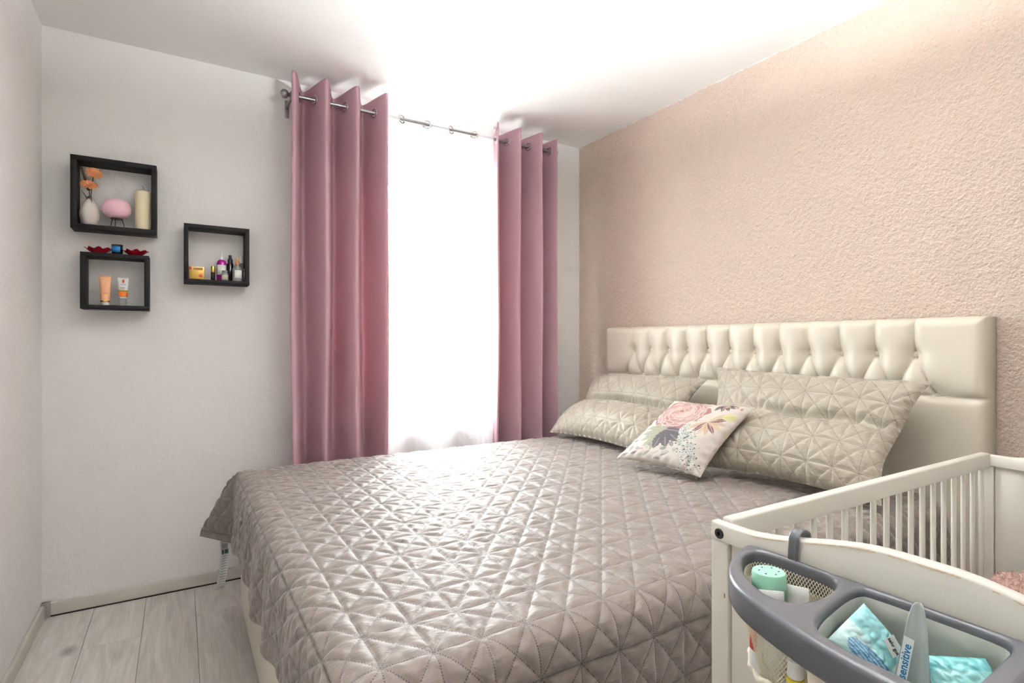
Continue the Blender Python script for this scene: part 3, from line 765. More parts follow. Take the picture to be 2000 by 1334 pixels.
# ------------------------------------------------------------------ wall shelves
def shelf(x0, x1, z0, z1, label, t=.022):
    y0, y1 = 2.905, YB - .001
    s = thing('cube_shelf', ((x0 + x1) / 2, y1, z0), label, 'shelf', 'black box shelves on the wall')
    box('top_board', (x0, y0, z1 - t), (x1, y1, z1), M_black, s, .001)
    box('bottom_board', (x0, y0, z0), (x1, y1, z0 + t), M_black, s, .001)
    box('side_board', (x0, y0, z0 + t), (x0 + t, y1, z1 - t), M_black, s, .001)
    box('side_board', (x1 - t, y0, z0 + t), (x1, y1, z1 - t), M_black, s, .001)
    return s
shelf(-.392, -.090, 1.640, 1.946, 'black box shelf holding a vase and a candle, largest of three', .02)
shelf(-.360, -.118, 1.303, 1.543, 'black box shelf with two cream tubes, lowest of three', .018)
shelf(.014, .284, 1.434, 1.704, 'black box shelf of small bottles, nearest the curtain', .018)
# vase with dried flowers
zb = 1.661
M_vase = mat('matt_white_ceramic', (226, 218, 208), .55)
v_ = thing('flower_vase', (-.333, 2.955, zb), 'round white ceramic bud vase on the largest box shelf', 'vase')
lathe('body', [(0, 0), (.022, 0), (.026, .003), (.034, .03), (.036, .05), (.033, .072), (.024, .096), (.015, .108), (.0125, .115), (.0105, .115), (.012, .105), (.020, .09), (0, .085)], M_vase, v_, (-.333, 2.955, zb), 30)
M_stem = mat('dark_stem', (74, 64, 48), .7); M_petal = mat('peach_wood_petal', (236, 160, 112), .6, mottle=(60, .15)); M_dry = mat('dried_grass_spike', (120, 110, 80), .8, mottle=(200, .4))
fb = thing('dried_flowers', (-.333, 2.955, zb + .1), 'two peach flowers and dried grass standing in the white vase', 'flowers')
tube('stem', [(-.334, 2.955, zb + .07), (-.326, 2.950, zb + .15), (-.318, 2.945, zb + .222)], .0018, M_stem, fb, 6)
tube('stem', [(-.333, 2.955, zb + .07), (-.332, 2.945, zb + .13), (-.333, 2.935, zb + .163)], .0018, M_stem, fb, 6)
tube('leaf', [(-.333, 2.95, zb + .10), (-.345, 2.94, zb + .125), (-.362, 2.935, zb + .15)], .003, M_stem, fb, 6, lambda t: .0035 * (1.05 - t))
tube('leaf', [(-.333, 2.95, zb + .125), (-.325, 2.935, zb + .112), (-.322, 2.93, zb + .095)], .003, M_stem, fb, 6, lambda t: .004 * (1.1 - t))
for z0 in (.118, .124): me = torus_mesh('twine', .006, .0022, 'Z'); o = link('twine', me, M_stem, fb); o.location = Vector((-.333, 2.955, zb + z0)) - fb.location
def spike(p0, p1, name='grass_spike'):
    bm = bmesh.new(); n = 26
    tube_mesh(bm, [Vector(p0).lerp(Vector(p1), t / n) for t in range(n + 1)], .005, 8, lambda t: .0062 * (1 + .35 * math.sin(t * 70)) * (1.05 - .35 * t))
    me = from_bm(bm, name); smooth_sharp(me, 60); put(name, me, M_dry, fb)
spike((-.335, 2.965, zb + .155), (-.364, 2.965, zb + .252)); spike((-.335, 2.96, zb + .155), (-.36, 2.95, zb + .19))
def daisy(c, R, tilt):
    bm = bmesh.new()
    Mx = Matrix.Translation(c) @ Matrix.Rotation(tilt[0], 4, 'X') @ Matrix.Rotation(tilt[1], 4, 'Y')
    for ring, (n, rr, up) in enumerate(((17, 1., .25), (15, .85, .65), (11, .62, 1.15), (7, .38, 1.6))):
        for k in range(n):
            a = 2 * math.pi * (k + ring * .4) / n + random.uniform(-.08, .08)
            L = R * rr * random.uniform(.88, 1.1); w = R * .105
            pts = [(0.12 * L, 0, 0), (.5 * L, w, L * up * .35), (.85 * L, w * .9, L * up * .5), (L, 0, L * up * .55), (.85 * L, -w * .9, L * up * .5), (.5 * L, -w, L * up * .35)]
            top = [bm.verts.new(Mx @ (Matrix.Rotation(a, 4, 'Z') @ Vector((p[0], p[1], p[2] + .0006)))) for p in pts]
            bot = [bm.verts.new(Mx @ (Matrix.Rotation(a, 4, 'Z') @ Vector((p[0], p[1], p[2] - .0006)))) for p in pts]
            bm.faces.new(top); bm.faces.new(bot[::-1])
            for q in range(6): bm.faces.new((top[q], bot[q], bot[(q + 1) % 6], top[(q + 1) % 6]))
    me = from_bm(bm, 'flower_head'); put('flower_head', me, M_petal, fb)
daisy(Vector((-.316, 2.938, zb + .222)), .034, (.95, .30)); daisy(Vector((-.332, 2.928, zb + .166)), .034, (.75, .1))
# pink tealight globe on a wire stand
th = thing('tealight_holder', (-.238, 2.955, zb), 'pink frosted glass tealight globe on black wire legs', 'candle holder')
lathe('glass_globe', [(0, .042), (.022, .042), (.040, .050), (.051, .067), (.053, .085), (.049, .104), (.038, .119), (.033, .122), (.030, .120), (.040, .108), (.048, .086), (.040, .060), (0, .048)], mat('pink_frosted_glass', (246, 200, 212), .45, trans=.0, sheen=.1), th, (-.238, 2.955, zb), 36)
me = torus_mesh('wire_ring', .021, .0017, 'Z'); o = link('wire_ring', me, M_dark, th); o.location = (0, 0, .041)
for a in (.4, 2.5, 4.6):
    tube('leg', [(-.238 + .021 * math.cos(a), 2.955 + .021 * math.sin(a), zb + .041), (-.238 + .031 * math.cos(a), 2.955 + .031 * math.sin(a), zb)], .0015, M_dark, th, 6)
# pillar candle
pc = thing('pillar_candle', (-.139, 2.955, zb), 'tall cream pillar candle on the largest box shelf', 'candle')
lathe('wax', [(0, 0), (.033, 0), (.034, .002), (.034, .166), (.033, .170), (.02, .176), (.006, .181), (0, .182)], mat('cream_wax', (240, 226, 192), .5, spec=.4), pc, (-.139, 2.955, zb), 36)
tube('wick', [(-.139, 2.955, zb + .18), (-.141, 2.954, zb + .192), (-.146, 2.952, zb + .200)], .0009, M_stem, pc, 6)
# on top of the low shelf: two red glass dishes and a blue candle glass
zt_ = 1.5435
M_redglass = mat('ruby_glass', (150, 18, 34), .12, spec=.8, coat=.5)
def dish(x, label):
    lathe_ob = lathe('glass_dish', [(0, 0), (.020, 0), (.026, .006), (.036, .014), (.046, .022), (.044, .0235), (.033, .0165), (.022, .009), (0, .006)], M_redglass, None, (0, 0, 0), 48,
        wob=lambda a, r, z: (1 + (.10 * math.sin(8 * a) if r > .03 else 0), .004 * math.sin(8 * a + .7) if r > .03 else 0))
    lathe_ob.location = (x, 2.957, zt_); return tag(lathe_ob, label, 'dish', 'ruby glass dishes')
dish(-.303, 'scalloped red glass dish left of the blue candle glass'); dish(-.170, 'scalloped red glass dish right of the blue candle glass')
cg = thing('candle_glass', (-.236, 2.955, zt_), 'dark blue candle glass with bright blue label, between red dishes', 'candle')
lathe('glass', [(0, 0), (.0185, 0), (.020, .003), (.0215, .045), (.020, .045), (.019, .030), (0, .030)], mat('midnight_blue_glass', (16, 22, 34), .12, spec=.7), cg, (-.236, 2.955, zt_), 28)
def wrap_label(name, c, r, z0, z1, a0, a1, m, parent, seg=14):
    an = np.linspace(a0, a1, seg); vs = [(c[0] + r * math.cos(a), c[1] + r * math.sin(a), c[2] + z) for a in an for z in (z0, z1)]
    o = pyd(name, vs, grid_faces(seg, 2), m, parent); md = o.modifiers.new('thickness', 'SOLIDIFY'); md.thickness = .0004; return o
M_bluelabel = mat('bright_blue_label', (30, 130, 200), .4, mottle=(90, .3))
wrap_label('paper_label', (-.236, 2.955, zt_), .0216, .012, .036, -2.6, -1.0, M_bluelabel, cg)
# tubes on the low shelf
def cream_tube(name, x, zb, w, H, capH, capr, mbody, mcap, label, bands=()):
    t = thing(name, (x, 2.955, zb), label, 'tube')
    if capH > 0: lathe('cap', [(0, 0), (capr, 0), (capr * 1.02, .002), (capr, capH), (0, capH)], mcap, t, (x, 2.955, zb), 24)
    n = 28; lev = np.linspace(0, 1, 14); vs = []
    for l in lev:
        rx = (capr * 1.12) * (1 - l) + (w / 2) * l; ry = (capr * 1.12) * (1 - l) + .0012 * l
        for k in range(n):
            a = 2 * math.pi * k / n; vs.append((x + rx * math.cos(a), 2.955 + ry * math.sin(a), zb + capH + (H - capH) * l))
    fs = [(i * n + k, i * n + (k + 1) % n, (i + 1) * n + (k + 1) % n, (i + 1) * n + k) for i in range(13) for k in range(n)]
    fs += [tuple(range(n))[::-1], tuple(13 * n + k for k in range(n))]
    pyd('body', vs, fs, mbody, t)
    for (l0, l1, a0, a1, m, nm) in bands:
        bs = []; an = np.linspace(a0, a1, 14)
        for a in an:
            for l in np.linspace(l0, l1, 4):
                rx = (capr * 1.12) * (1 - l) + (w / 2) * l + .0004; ry = (capr * 1.12) * (1 - l) + .0012 * l + .0004
                bs.append((x + rx * math.cos(a), 2.955 + ry * math.sin(a), zb + capH + (H - capH) * l))
        o = pyd(nm, bs, grid_faces(14, 4), m, t); md = o.modifiers.new('thickness', 'SOLIDIFY'); md.thickness = .0003
    return t
zs2 = 1.3215
M_peach = mat('peach_tube_plastic', (242, 178, 132), .3); M_whitep = mat('white_plastic', (240, 240, 238), .35); M_gold = mat('gold_foil', (214, 170, 84), .25, metal=1.)
M_orange = mat('orange_print', (240, 122, 30), .4); M_green = mat('green_print', (90, 150, 70), .4); M_redp = mat('red_print', (206, 70, 40), .4); M_greyp = mat('grey_print', (150, 146, 144), .5)
M_clear = mat('clear_plastic', (235, 238, 238), .1, trans=.9)
F0, F1 = -math.pi + .15, -.15
cream_tube('cream_tube', -.279, zs2, .043, .128, .014, .0145, M_peach, M_whitep, 'peach cream tube with gold bands on the lowest shelf',
    [(.02, .06, F0, F1, M_gold, 'gold_band'), (.30, .33, -1.8, -.9, M_gold, 'gold_print'), (.76, .82, -2.1, -1.1, mat('pale_peach_print', (252, 214, 182), .4), 'name_print')])
cream_tube('sunscreen_tube', -.215, zs2, .042, .124, .030, .0135, M_whitep, M_clear, 'white sunscreen tube with orange band and clear cap',
    [(.10, .36, F0, F1, M_orange, 'orange_band'), (.36, .41, F0, F1, M_green, 'green_stripe'), (.76, .90, -1.75, -1.35, M_redp, 'red_mark'), (.66, .69, -2.1, -1.0, M_greyp, 'small_print'), (.50, .55, -2.1, -1.2, M_greyp, 'small_print'), (.44, .47, -2.0, -1.3, M_orange, 'small_print')])
# third shelf: gold box and bottles
zs3 = 1.4525
gb = thing('soap_box', (.064, 2.955, zs3), 'gold cardboard box with red and white print on the bottle shelf', 'box')
box('carton', (.0335, 2.945, zs3), (.096, 2.980, zs3 + .060), mat('gold_card', (206, 168, 84), .35, metal=.6), gb, .001)
boxes('printed_panel', [((.052, 2.9443, zs3 + .045), (.090, 2.9452, zs3 + .056))], mat('brown_print', (140, 92, 40), .5), gb, 0)
lathe('printed_rose', [(0, 0), (.0055, .002), (.0075, .008), (.006, .014), (0, .017)], mat('red_rose_print', (206, 60, 40), .5), gb, (.081, 2.9448, zs3 + .012), 14, sy=.08)
box('printed_corner', (.034, 2.9443, zs3 + .047), (.044, 2.9452, zs3 + .059), mat('red_corner_print', (206, 50, 36), .5), gb, 0)
def bottle(name, x, y, zb, label, prof, m, capprof, mcap, lab=None, extra=None):
    t = thing(name, (x, y, zb), label, 'bottle')
    lathe('body', prof, m, t, (x, y, zb), 24)
    lathe('cap', capprof, mcap, t, (x, y, zb), 20)
    if lab: wrap_label('paper_label', (x, y, zb), lab[0], lab[1], lab[2], lab[3], lab[4], lab[5], t)
    return t
M_lab = mat('white_label', (238, 240, 234), .5, mottle=(160, .12))
M_blackg = mat('black_glass', (22, 18, 20), .15); M_purple = mat('magenta_bottle', (176, 14, 150), .2, coat=.3)
M_clearg = mat('pale_grey_glass', (196, 200, 196), .1, trans=.55); M_wood = mat('copper_dropper_collar', (206, 146, 104), .4)
bottle('rollon_bottle', .132, 2.95, zs3, 'slim black roll-on bottle with gold cap', [(0, 0), (.008, 0), (.009, .002), (.009, .040), (0, .040)], M_blackg, [(0, .040), (.0088, .040), (.0088, .066), (.008, .068), (0, .068)], M_gold)
bottle('dropper_bottle', .170, 2.975, zs3, 'magenta bottle with white nozzle and white label', [(0, 0), (.020, 0), (.021, .003), (.021, .085), (.017, .098), (.010, .104), (0, .104)], M_purple,
       [(.0095, .102), (.0100, .118), (.006, .122), (.004, .145), (0, .146)], M_whitep, (.0213, .030, .078, -2.7, -.4, M_lab))
bottle('mini_bottle', .181, 2.928, zs3, 'tiny clear glass bottle in front of the magenta bottle', [(0, 0), (.0145, 0), (.0155, .002), (.0155, .032), (.011, .038), (0, .038)], M_clearg, [(.0112, .037), (.0125, .038), (.0125, .048), (0, .049)], M_clearg, (.0157, .004, .026, -2.6, -.6, mat('beige_label', (206, 196, 176), .5)))
bottle('pump_bottle', .207, 2.985, zs3, 'black spray bottle behind the clear dropper bottle', [(0, 0), (.014, 0), (.0145, .003), (.0145, .085), (.010, .094), (0, .095)], M_blackg, [(.0105, .093), (.0112, .110), (.007, .113), (.0065, .130), (0, .131)], M_dark)
bottle('dropper_bottle', .235, 2.935, zs3, 'clear dropper bottle with copper top and white label', [(0, 0), (.022, 0), (.0235, .003), (.0235, .055), (.019, .068), (.009, .076), (.009, .082), (0, .082)], M_clearg,
       [(.0096, .080), (.0105, .081), (.0105, .094), (.006, .097), (.0065, .108), (.004, .115), (0, .116)], M_wood, (.0237, .014, .052, -2.2, -.75, M_lab))
bottle('serum_bottle', .254, 2.985, zs3, 'white capped glass bottle at the back of the bottle shelf', [(0, 0), (.011, 0), (.0115, .002), (.0115, .085), (.008, .095), (0, .096)], M_clearg, [(.0085, .094), (.0088, .112), (.005, .128), (0, .130)], M_whitep)
jb = thing('cosmetic_jar', (.2615, 2.925, zs3), 'small square black jar against the side of the bottle shelf', 'jar')
box('body', (.2575, 2.912, zs3), (.2655, 2.945, zs3 + .046), M_dark, jb, .002); box('lid', (.2575, 2.912, zs3 + .0465), (.2655, 2.945, zs3 + .060), M_dark, jb, .002)

# ------------------------------------------------------------------ crib
CX0, CX1, CY0, CY1 = .845, 2.055, .02, .683
crib = thing('baby_crib', ((CX0 + CX1) / 2, (CY0 + CY1) / 2, 0), 'white wooden baby crib with slatted side and worn curved end', 'crib')
pt = .030
def crib_end(x0, x1, front):
    e = thing('end_frame', ((x0 + x1) / 2, (CY0 + CY1) / 2, 0), parent=crib)
    for y0, y1 in ((CY1 - .036, CY1), (CY0, CY0 + .036)):
        box('post', (x0, y0, 0), (x1, y1, .7995), M_crib, e, .003)
    # rail with the swept, arched upper edge
    ys = np.linspace(CY0, CY1, 61); tt = np.abs((ys - (CY0 + CY1) / 2) / ((CY1 - CY0) / 2))
    q_ = np.clip((.82 - tt) / .74, 0, 1); top = .832 + .039 * q_ * q_ * (3 - 2 * q_)
    bot = np.full_like(ys, .8005)
    bm = bmesh.new(); ring = []
    cham = .004
    for y, zt, zb_ in zip(ys, top, bot):
        ring.append([bm.verts.new(p) for p in ((x0, y, zb_), (x1, y, zb_), (x1, y, zt - cham), (x1 - cham, y, zt), (x0 + cham, y, zt), (x0, y, zt - cham))])
    for a, b in zip(ring[:-1], ring[1:]):
        for k in range(6): bm.faces.new((a[k], a[(k + 1) % 6], b[(k + 1) % 6], b[k]))
    bm.faces.new(ring[0]); bm.faces.new(ring[-1][::-1])
    me = from_bm(bm, 'top_rail'); smooth_sharp(me, 50); tr = put('top_rail', me, M_crib, e)
    box('panel', (x0 + .008, CY0 + .038, .17), (x1 - .008, CY1 - .038, .8002), M_crib, e, .001)
    box('bottom_rail', (x0, CY0 + .0365, .10), (x1, CY1 - .0365, .169), M_crib, e, .003)
    if front:   # paint rubbed through to bare wood along the front upper edge
        rr = np.random.default_rng(3)
        for (a, b) in ((.60, .535), (.505, .455), (.452, .40), (.385, .36), (.352, .30), (.27, .262), (.25, .17), (.15, .1)):
            bm = bmesh.new(); yv = np.linspace(a, b, 14)
            w = .0006 + .0012 * rr.random(14); w[0] = w[-1] = .0002
            zf = np.interp(yv, ys, top)
            up = [bm.verts.new((x0 + cham * .15 - .0004, y, z - cham * .85 + .0)) for y, z in zip(yv, zf)]
            dn = [bm.verts.new((x0 - .0003, y, z - cham - q)) for y, z, q in zip(yv, zf, w)]
            for k in range(13): bm.faces.new((up[k], up[k + 1], dn[k + 1], dn[k]))
            put('worn_edge', from_bm(bm, 'worn_edge'), M_worn, e)
        box('paint_chip', (x0 - .0004, .6525, .700), (x0 + .001, .6545, .708), mat('brown_chip', (150, 100, 70), .7), e, 0)
    for y in (CY1 - .018, CY0 + .018):
        xx = x0 if front else x1
        b_ = lathe('bolt', [(0, 0), (.0035, 0), (.0035, .002), (.0085, .002), (.0095, .001), (.0095, -.002), (0, -.002)], M_dark, e, (0, 0, 0), 20)
        b_.data.transform(Matrix.Translation(rootloc(e)))
        b_.rotation_euler = (0, -math.pi / 2 if front else math.pi / 2, 0)
        b_.location = Vector((xx - (.0 if front else 0), y, .8135)) - rootloc(e)
    return e
crib_end(CX0, CX0 + .024, True); crib_end(CX1 - .024, CX1, False)
bm = bmesh.new(); bm_box(bm, (-.0078, -.005, .205), (.0078, .005, .800), .0042, 3); SLAT = from_bm(bm, 'slat'); smooth_sharp(SLAT, 60); SLAT.materials.append(M_crib)
for yc, s in ((CY1 - .018, 1), (CY0 + .018, -1)):
    sd = thing('side_frame', ((CX0 + CX1) / 2, yc, 0), parent=crib)
    box('top_rail', (CX0 + .0245, yc - .0125, .796), (CX1 - .0245, yc + .0125, .838), M_crib, sd, .004, 3)
    box('bottom_rail', (CX0 + .0245, yc - .0125, .17), (CX1 - .0245, yc + .0125, .206), M_crib, sd, .004)
    for k in range(18):
        o = link('slat', SLAT, None, sd); o.location = Vector((.963 + k * .0612, yc, 0)) - rootloc(sd)
box('mattress_base', (CX0 + .03, CY0 + .034, .17), (CX1 - .03, CY1 - .034, .20), M_crib, crib, .002)
cm = tag(box('crib_mattress', (CX0 + .03, CY0 + .036, .205), (CX1 - .03, CY1 - .036, .33), mat('white_sheet', (236, 232, 226), .7, bump=(20, .3, .006)), None, .025, 4), 'white crib mattress inside the baby crib', 'mattress')
# fluffy pink blanket heaped in the crib corner
nb = 70
a = np.linspace(0, 2 * np.pi, nb, endpoint=False); b = np.linspace(0, np.pi / 2, 34)
Aa, Bb = np.meshgrid(a, b, indexing='ij')
r_ = 1 + .10 * np.sin(3 * Aa + 1) * np.sin(Bb) + .05 * np.sin(5 * Aa + 4 * Bb) + .02 * RNG.normal(size=Aa.shape)
bx_ = 1.85 + .155 * np.cos(Aa) * np.cos(Bb) ** .6 * r_; by_ = .49 + .13 * np.sin(Aa) * np.cos(Bb) ** .6 * r_; bz_ = .331 + .225 * np.sin(Bb) ** .8 * r_
bz_ = np.maximum(bz_, .331); bx_ = np.minimum(bx_, CX1 - .032); by_ = np.minimum(by_, CY1 - .036)
vsb = np.stack([bx_, by_, bz_], -1).reshape(-1, 3)
fsb = [(i * 34 + j, ((i + 1) % nb) * 34 + j, ((i + 1) % nb) * 34 + j + 1, i * 34 + j + 1) for i in range(nb) for j in range(33)]
M_fluff = mat('pink_fleece', (216, 172, 158), .95, sheen=.5, bump=(160, 1., .012), mottle=(50, .15))
fz = tag(pyd('fleece_blanket', vsb, fsb, M_fluff, None), 'fluffy pink blanket heaped in the corner of the crib', 'blanket')
bm = bmesh.new()
for k in range(2600):   # tufts of pile
    i = RNG.integers(0, nb); j = RNG.integers(2, 33); p = Vector(vsb[i * 34 + j]); d = (p - Vector((1.85, .49, .38))).normalized()
    t = d.cross(Vector((RNG.normal(), RNG.normal(), RNG.normal()))).normalized() * .0018
    q = p + Vector((RNG.normal(0, .004), RNG.normal(0, .004), RNG.normal(0, .003)))
    if q.y > CY1 - .05 or q.x > CX1 - .05: continue
    v1, v2, v3 = bm.verts.new(q - t), bm.verts.new(q + t), bm.verts.new(q + d * .008 + t * RNG.normal(0, 1.2)); bm.faces.new((v1, v2, v3))
me = bpy.data.meshes.new('pile'); bm.to_mesh(me); bm.free()
tag(put('pile', me, M_fluff, fz), kind='stuff')

# ------------------------------------------------------------------ grey caddy hooked over the crib end
cad = thing('hanging_caddy', (.74, .30, .80), 'grey plastic nursery caddy hooked over the crib end', 'organizer')
def catmull(pts, n=8):
    P_ = [Vector(p) for p in pts]; out = []; L = len(P_)
    for i in range(L):
        p0, p1, p2, p3 = P_[i - 1], P_[i], P_[(i + 1) % L], P_[(i + 2) % L]
        for k in range(n):
            t = k / n
            out.append(.5 * ((2 * p1) + (-p0 + p2) * t + (2 * p0 - 5 * p1 + 4 * p2 - p3) * t * t + (-p0 + 3 * p1 - 3 * p2 + p3) * t ** 3))
    return out
outer = [(.842, .585), (.815, .597), (.765, .578), (.708, .540), (.672, .495), (.648, .435), (.630, .370), (.620, .300), (.618, .220), (.624, .140), (.640, .075), (.675, .025), (.730, -.012), (.800, -.030), (.840, -.020), (.842, .07), (.842, .2), (.842, .33), (.842, .46)]
hole1 = [(.828, .563), (.800, .574), (.762, .556), (.722, .520), (.698, .478), (.694, .450), (.712, .430), (.755, .424), (.800, .432), (.825, .450), (.831, .5)]
hole2 = [(.828, .392), (.820, .408), (.790, .410), (.740, .403), (.690, .393), (.664, .378), (.650, .345), (.646, .300), (.646, .262), (.660, .240), (.700, .236), (.760, .238), (.812, .242), (.828, .258), (.830, .32)]
hole3 = [(.828, .200), (.815, .212), (.740, .210), (.672, .206), (.652, .190), (.654, .130), (.672, .075), (.720, .030), (.780, .006), (.820, .010), (.829, .06), (.829, .13)]
def loop2(pts, n=6): return [(p.x, p.y) for p in catmull([(a, b, 0) for a, b in pts], n)]
cuv = bpy.data.curves.new('tray', 'CURVE'); cuv.dimensions = '2D'; cuv.fill_mode = 'BOTH'; cuv.extrude = .014; cuv.bevel_depth = .007; cuv.bevel_resolution = 3; cuv.resolution_u = 1
for lp in (outer, hole1, hole2, hole3):
    pp = loop2(lp); s_ = cuv.splines.new('POLY'); s_.points.add(len(pp) - 1); s_.use_cyclic_u = True
    cx_ = sum(p[0] for p in pp) / len(pp); cy_ = sum(p[1] for p in pp) / len(pp)
    for k, p in enumerate(pp): s_.points[k].co = (p[0], p[1], 0, 1)
cuv.offset = -.007
to = bpy.data.objects.new('tray', cuv); COL.objects.link(to)
tme = bpy.data.meshes.new_from_object(to.evaluated_get(bpy.context.evaluated_depsgraph_get())); bpy.data.objects.remove(to)
tme.transform(Matrix.Translation((0, 0, .796))); tme.materials.clear(); smooth_sharp(tme, 50)
put('tray', tme, M_grey, cad)
for yc in (.519, .085):
    pts = [(.8405, yc, .812), (.8405, yc, .862), (.8425, yc, .872), (.850, yc, .878), (.860, yc, .878), (.8705, yc, .873), (.8735, yc, .862), (.8735, yc, .838)]
    q_ = min(max((.82 - abs((yc - (CY0 + CY1) / 2) / ((CY1 - CY0) / 2))) / .74, 0), 1); zt_here = .832 + .039 * q_ * q_ * (3 - 2 * q_)
    pts = [(p[0], p[1], p[2] + (zt_here - .866) if k > 0 else p[2]) for k, p in enumerate(pts)]
    cv = catmull([Vector(p) for p in pts], 5)[: 5 * (len(pts) - 1) + 1]
    bm = bmesh.new(); prev = None
    for i, p in enumerate(cv):
        t = (cv[min(i + 1, len(cv) - 1)] - cv[max(i - 1, 0)]).normalized(); nn = Vector((-t.z, 0, t.x)) * .0022
        prof = [(-.008, 1.), (-.006, 1.6), (-.004, 1.), (.004, 1.), (.006, 1.6), (.008, 1.)]
        r = [bm.verts.new(p + nn * q + Vector((0, d, 0))) for d, q in prof] + [bm.verts.new(p - nn * .4 + Vector((0, d, 0))) for d in (.008, -.008)]
        if prev:
            for k in range(8): bm.faces.new((prev[k], prev[(k + 1) % 8], r[(k + 1) % 8], r[k]))
        else: bm.faces.new(r)
        prev = r
    bm.faces.new(prev[::-1]); me = from_bm(bm, 'hook'); smooth_sharp(me, 40); put('hook', me, M_grey_strap, cad)
# netting pouch under the first opening: every thread is real
h1 = loop2(hole1, 14)
c1 = (sum(p[0] for p in h1) / len(h1), sum(p[1] for p in h1) / len(h1))
def ring_resample(lp, n):
    P_ = [Vector((a, b, 0)) for a, b in lp] + [Vector((lp[0][0], lp[0][1], 0))]
    d = [0]
    for a, b in zip(P_[:-1], P_[1:]): d.append(d[-1] + (b - a).length)
    return [(float(np.interp(s, d, [p.x for p in P_])), float(np.interp(s, d, [p.y for p in P_]))) for s in np.linspace(0, d[-1], n, endpoint=False)]
nring = 84; nlev = 30
r1 = ring_resample(h1, nring)
levels = []
for k in range(nlev + 1):
    t = k / nlev; z = .800 - .128 * t
    sc = .96 - .10 * t - .25 * t ** 4
    sag = .02 * t
    levels.append([(c1[0] + (p[0] - c1[0]) * sc - sag * .3, c1[1] + (p[1] - c1[1]) * sc, z) for p in r1])
V_ = np.array(levels).reshape(-1, 3)
bm = bmesh.new()
for s in (1, -1):
    for i in range(nring):
        pts = []
        for k in range(nlev + 1):
            idx = i + s * k * .5
            i0 = int(math.floor(idx)) % nring; fr = idx - math.floor(idx)
            p = Vector(levels[k][i0]).lerp(Vector(levels[k][(i0 + 1) % nring]), fr); pts.append(p)
        tube_mesh(bm, pts[::2] + ([pts[-1]] if nlev % 2 else []), .00055, 4)
me = bpy.data.meshes.new('net_pouch'); bm.to_mesh(me); bm.free()
tag(put('net_pouch', me, M_mesh_cream, cad), 'cream netting pouch', kind='stuff')
bm = bmesh.new(); vsx = [bm.verts.new(p) for p in levels[-1]]; bm.faces.new(vsx)
put('pouch_bottom', from_bm(bm, 'pouch_bottom'), M_cream_fabric, cad)
def band(name, lp0, lp1, z0, z1, m, thick=.0015, waver=0., n=90):
    a = ring_resample(lp0, n); b = ring_resample(lp1, n); vs = []
    for k in range(n):
        for t in np.linspace(0, 1, 9):
            wv = waver * math.sin(k * .55 + 2 * t) * math.sin(math.pi * t)
            vs.append((a[k][0] * (1 - t) + b[k][0] * t + wv, a[k][1] * (1 - t) + b[k][1] * t + wv * .6, z0 * (1 - t) + z1 * t))
    fs = [(k * 9 + j, ((k + 1) % n) * 9 + j, ((k + 1) % n) * 9 + j + 1, k * 9 + j + 1) for k in range(n) for j in range(8)]
    o = pyd(name, vs, fs, m, cad); md = o.modifiers.new('thickness', 'SOLIDIFY'); md.thickness = thick; md.offset = 0; return o
def scaled(lp, s, dx=0, dy=0):
    cx_ = sum(p[0] for p in lp) / len(lp); cy_ = sum(p[1] for p in lp) / len(lp)
    return [(cx_ + (p[0] - cx_) * s + dx, cy_ + (p[1] - cy_) * s + dy) for p in lp]
lowring = [(p[0], p[1]) for p in levels[-1]]
# padded cream seam welt around the lower edge of the pouch
bm = bmesh.new(); wl = [Vector((p[0], p[1], .672 + .004 * math.sin(k * .6))) for k, p in enumerate(levels[-1])]; wl = [Vector((c1[0] + (p.x - c1[0]) * 1.13 - .004, c1[1] + (p.y - c1[1]) * 1.10, p.z + .010)) for p in wl]
tube_mesh(bm, wl + [wl[0]], .006, 8, lambda t: .0055 + .0012 * math.sin(t * 60)); me = from_bm(bm, 'seam_welt'); smooth_sharp(me, 60); put('seam_welt', me, M_cream_fabric, cad)
h2 = loop2(hole2, 10); h3 = loop2(hole3, 10)
band('bin_liner', scaled(h2, .985), scaled(h2, .86, -.004), .806, .640, M_liner, .0014, .0035)
bm = bmesh.new(); bm.faces.new([bm.verts.new((p[0], p[1], .641)) for p in scaled(h2, .86, -.004)]); put('bin_floor', from_bm(bm, 'bin_floor'), M_liner, cad)
band('bin_liner', scaled(h3, .985), scaled(h3, .86, -.004), .806, .640, M_liner, .0014, .0035)
bm = bmesh.new(); bm.faces.new([bm.verts.new((p[0], p[1], .641)) for p in scaled(h3, .86, -.004)]); put('bin_floor', from_bm(bm, 'bin_floor'), M_liner, cad)
h23 = [(.842, .415), (.700, .412), (.655, .385), (.636, .32), (.634, .22), (.640, .12), (.660, .06), (.72, .01), (.80, -.01), (.840, 0), (.842, .2)]
band('outer_pouch', scaled(loop2(h23, 8), .985), scaled(loop2(h23, 8), .93), .785, .625, M_cream_fabric, .0016, .003)

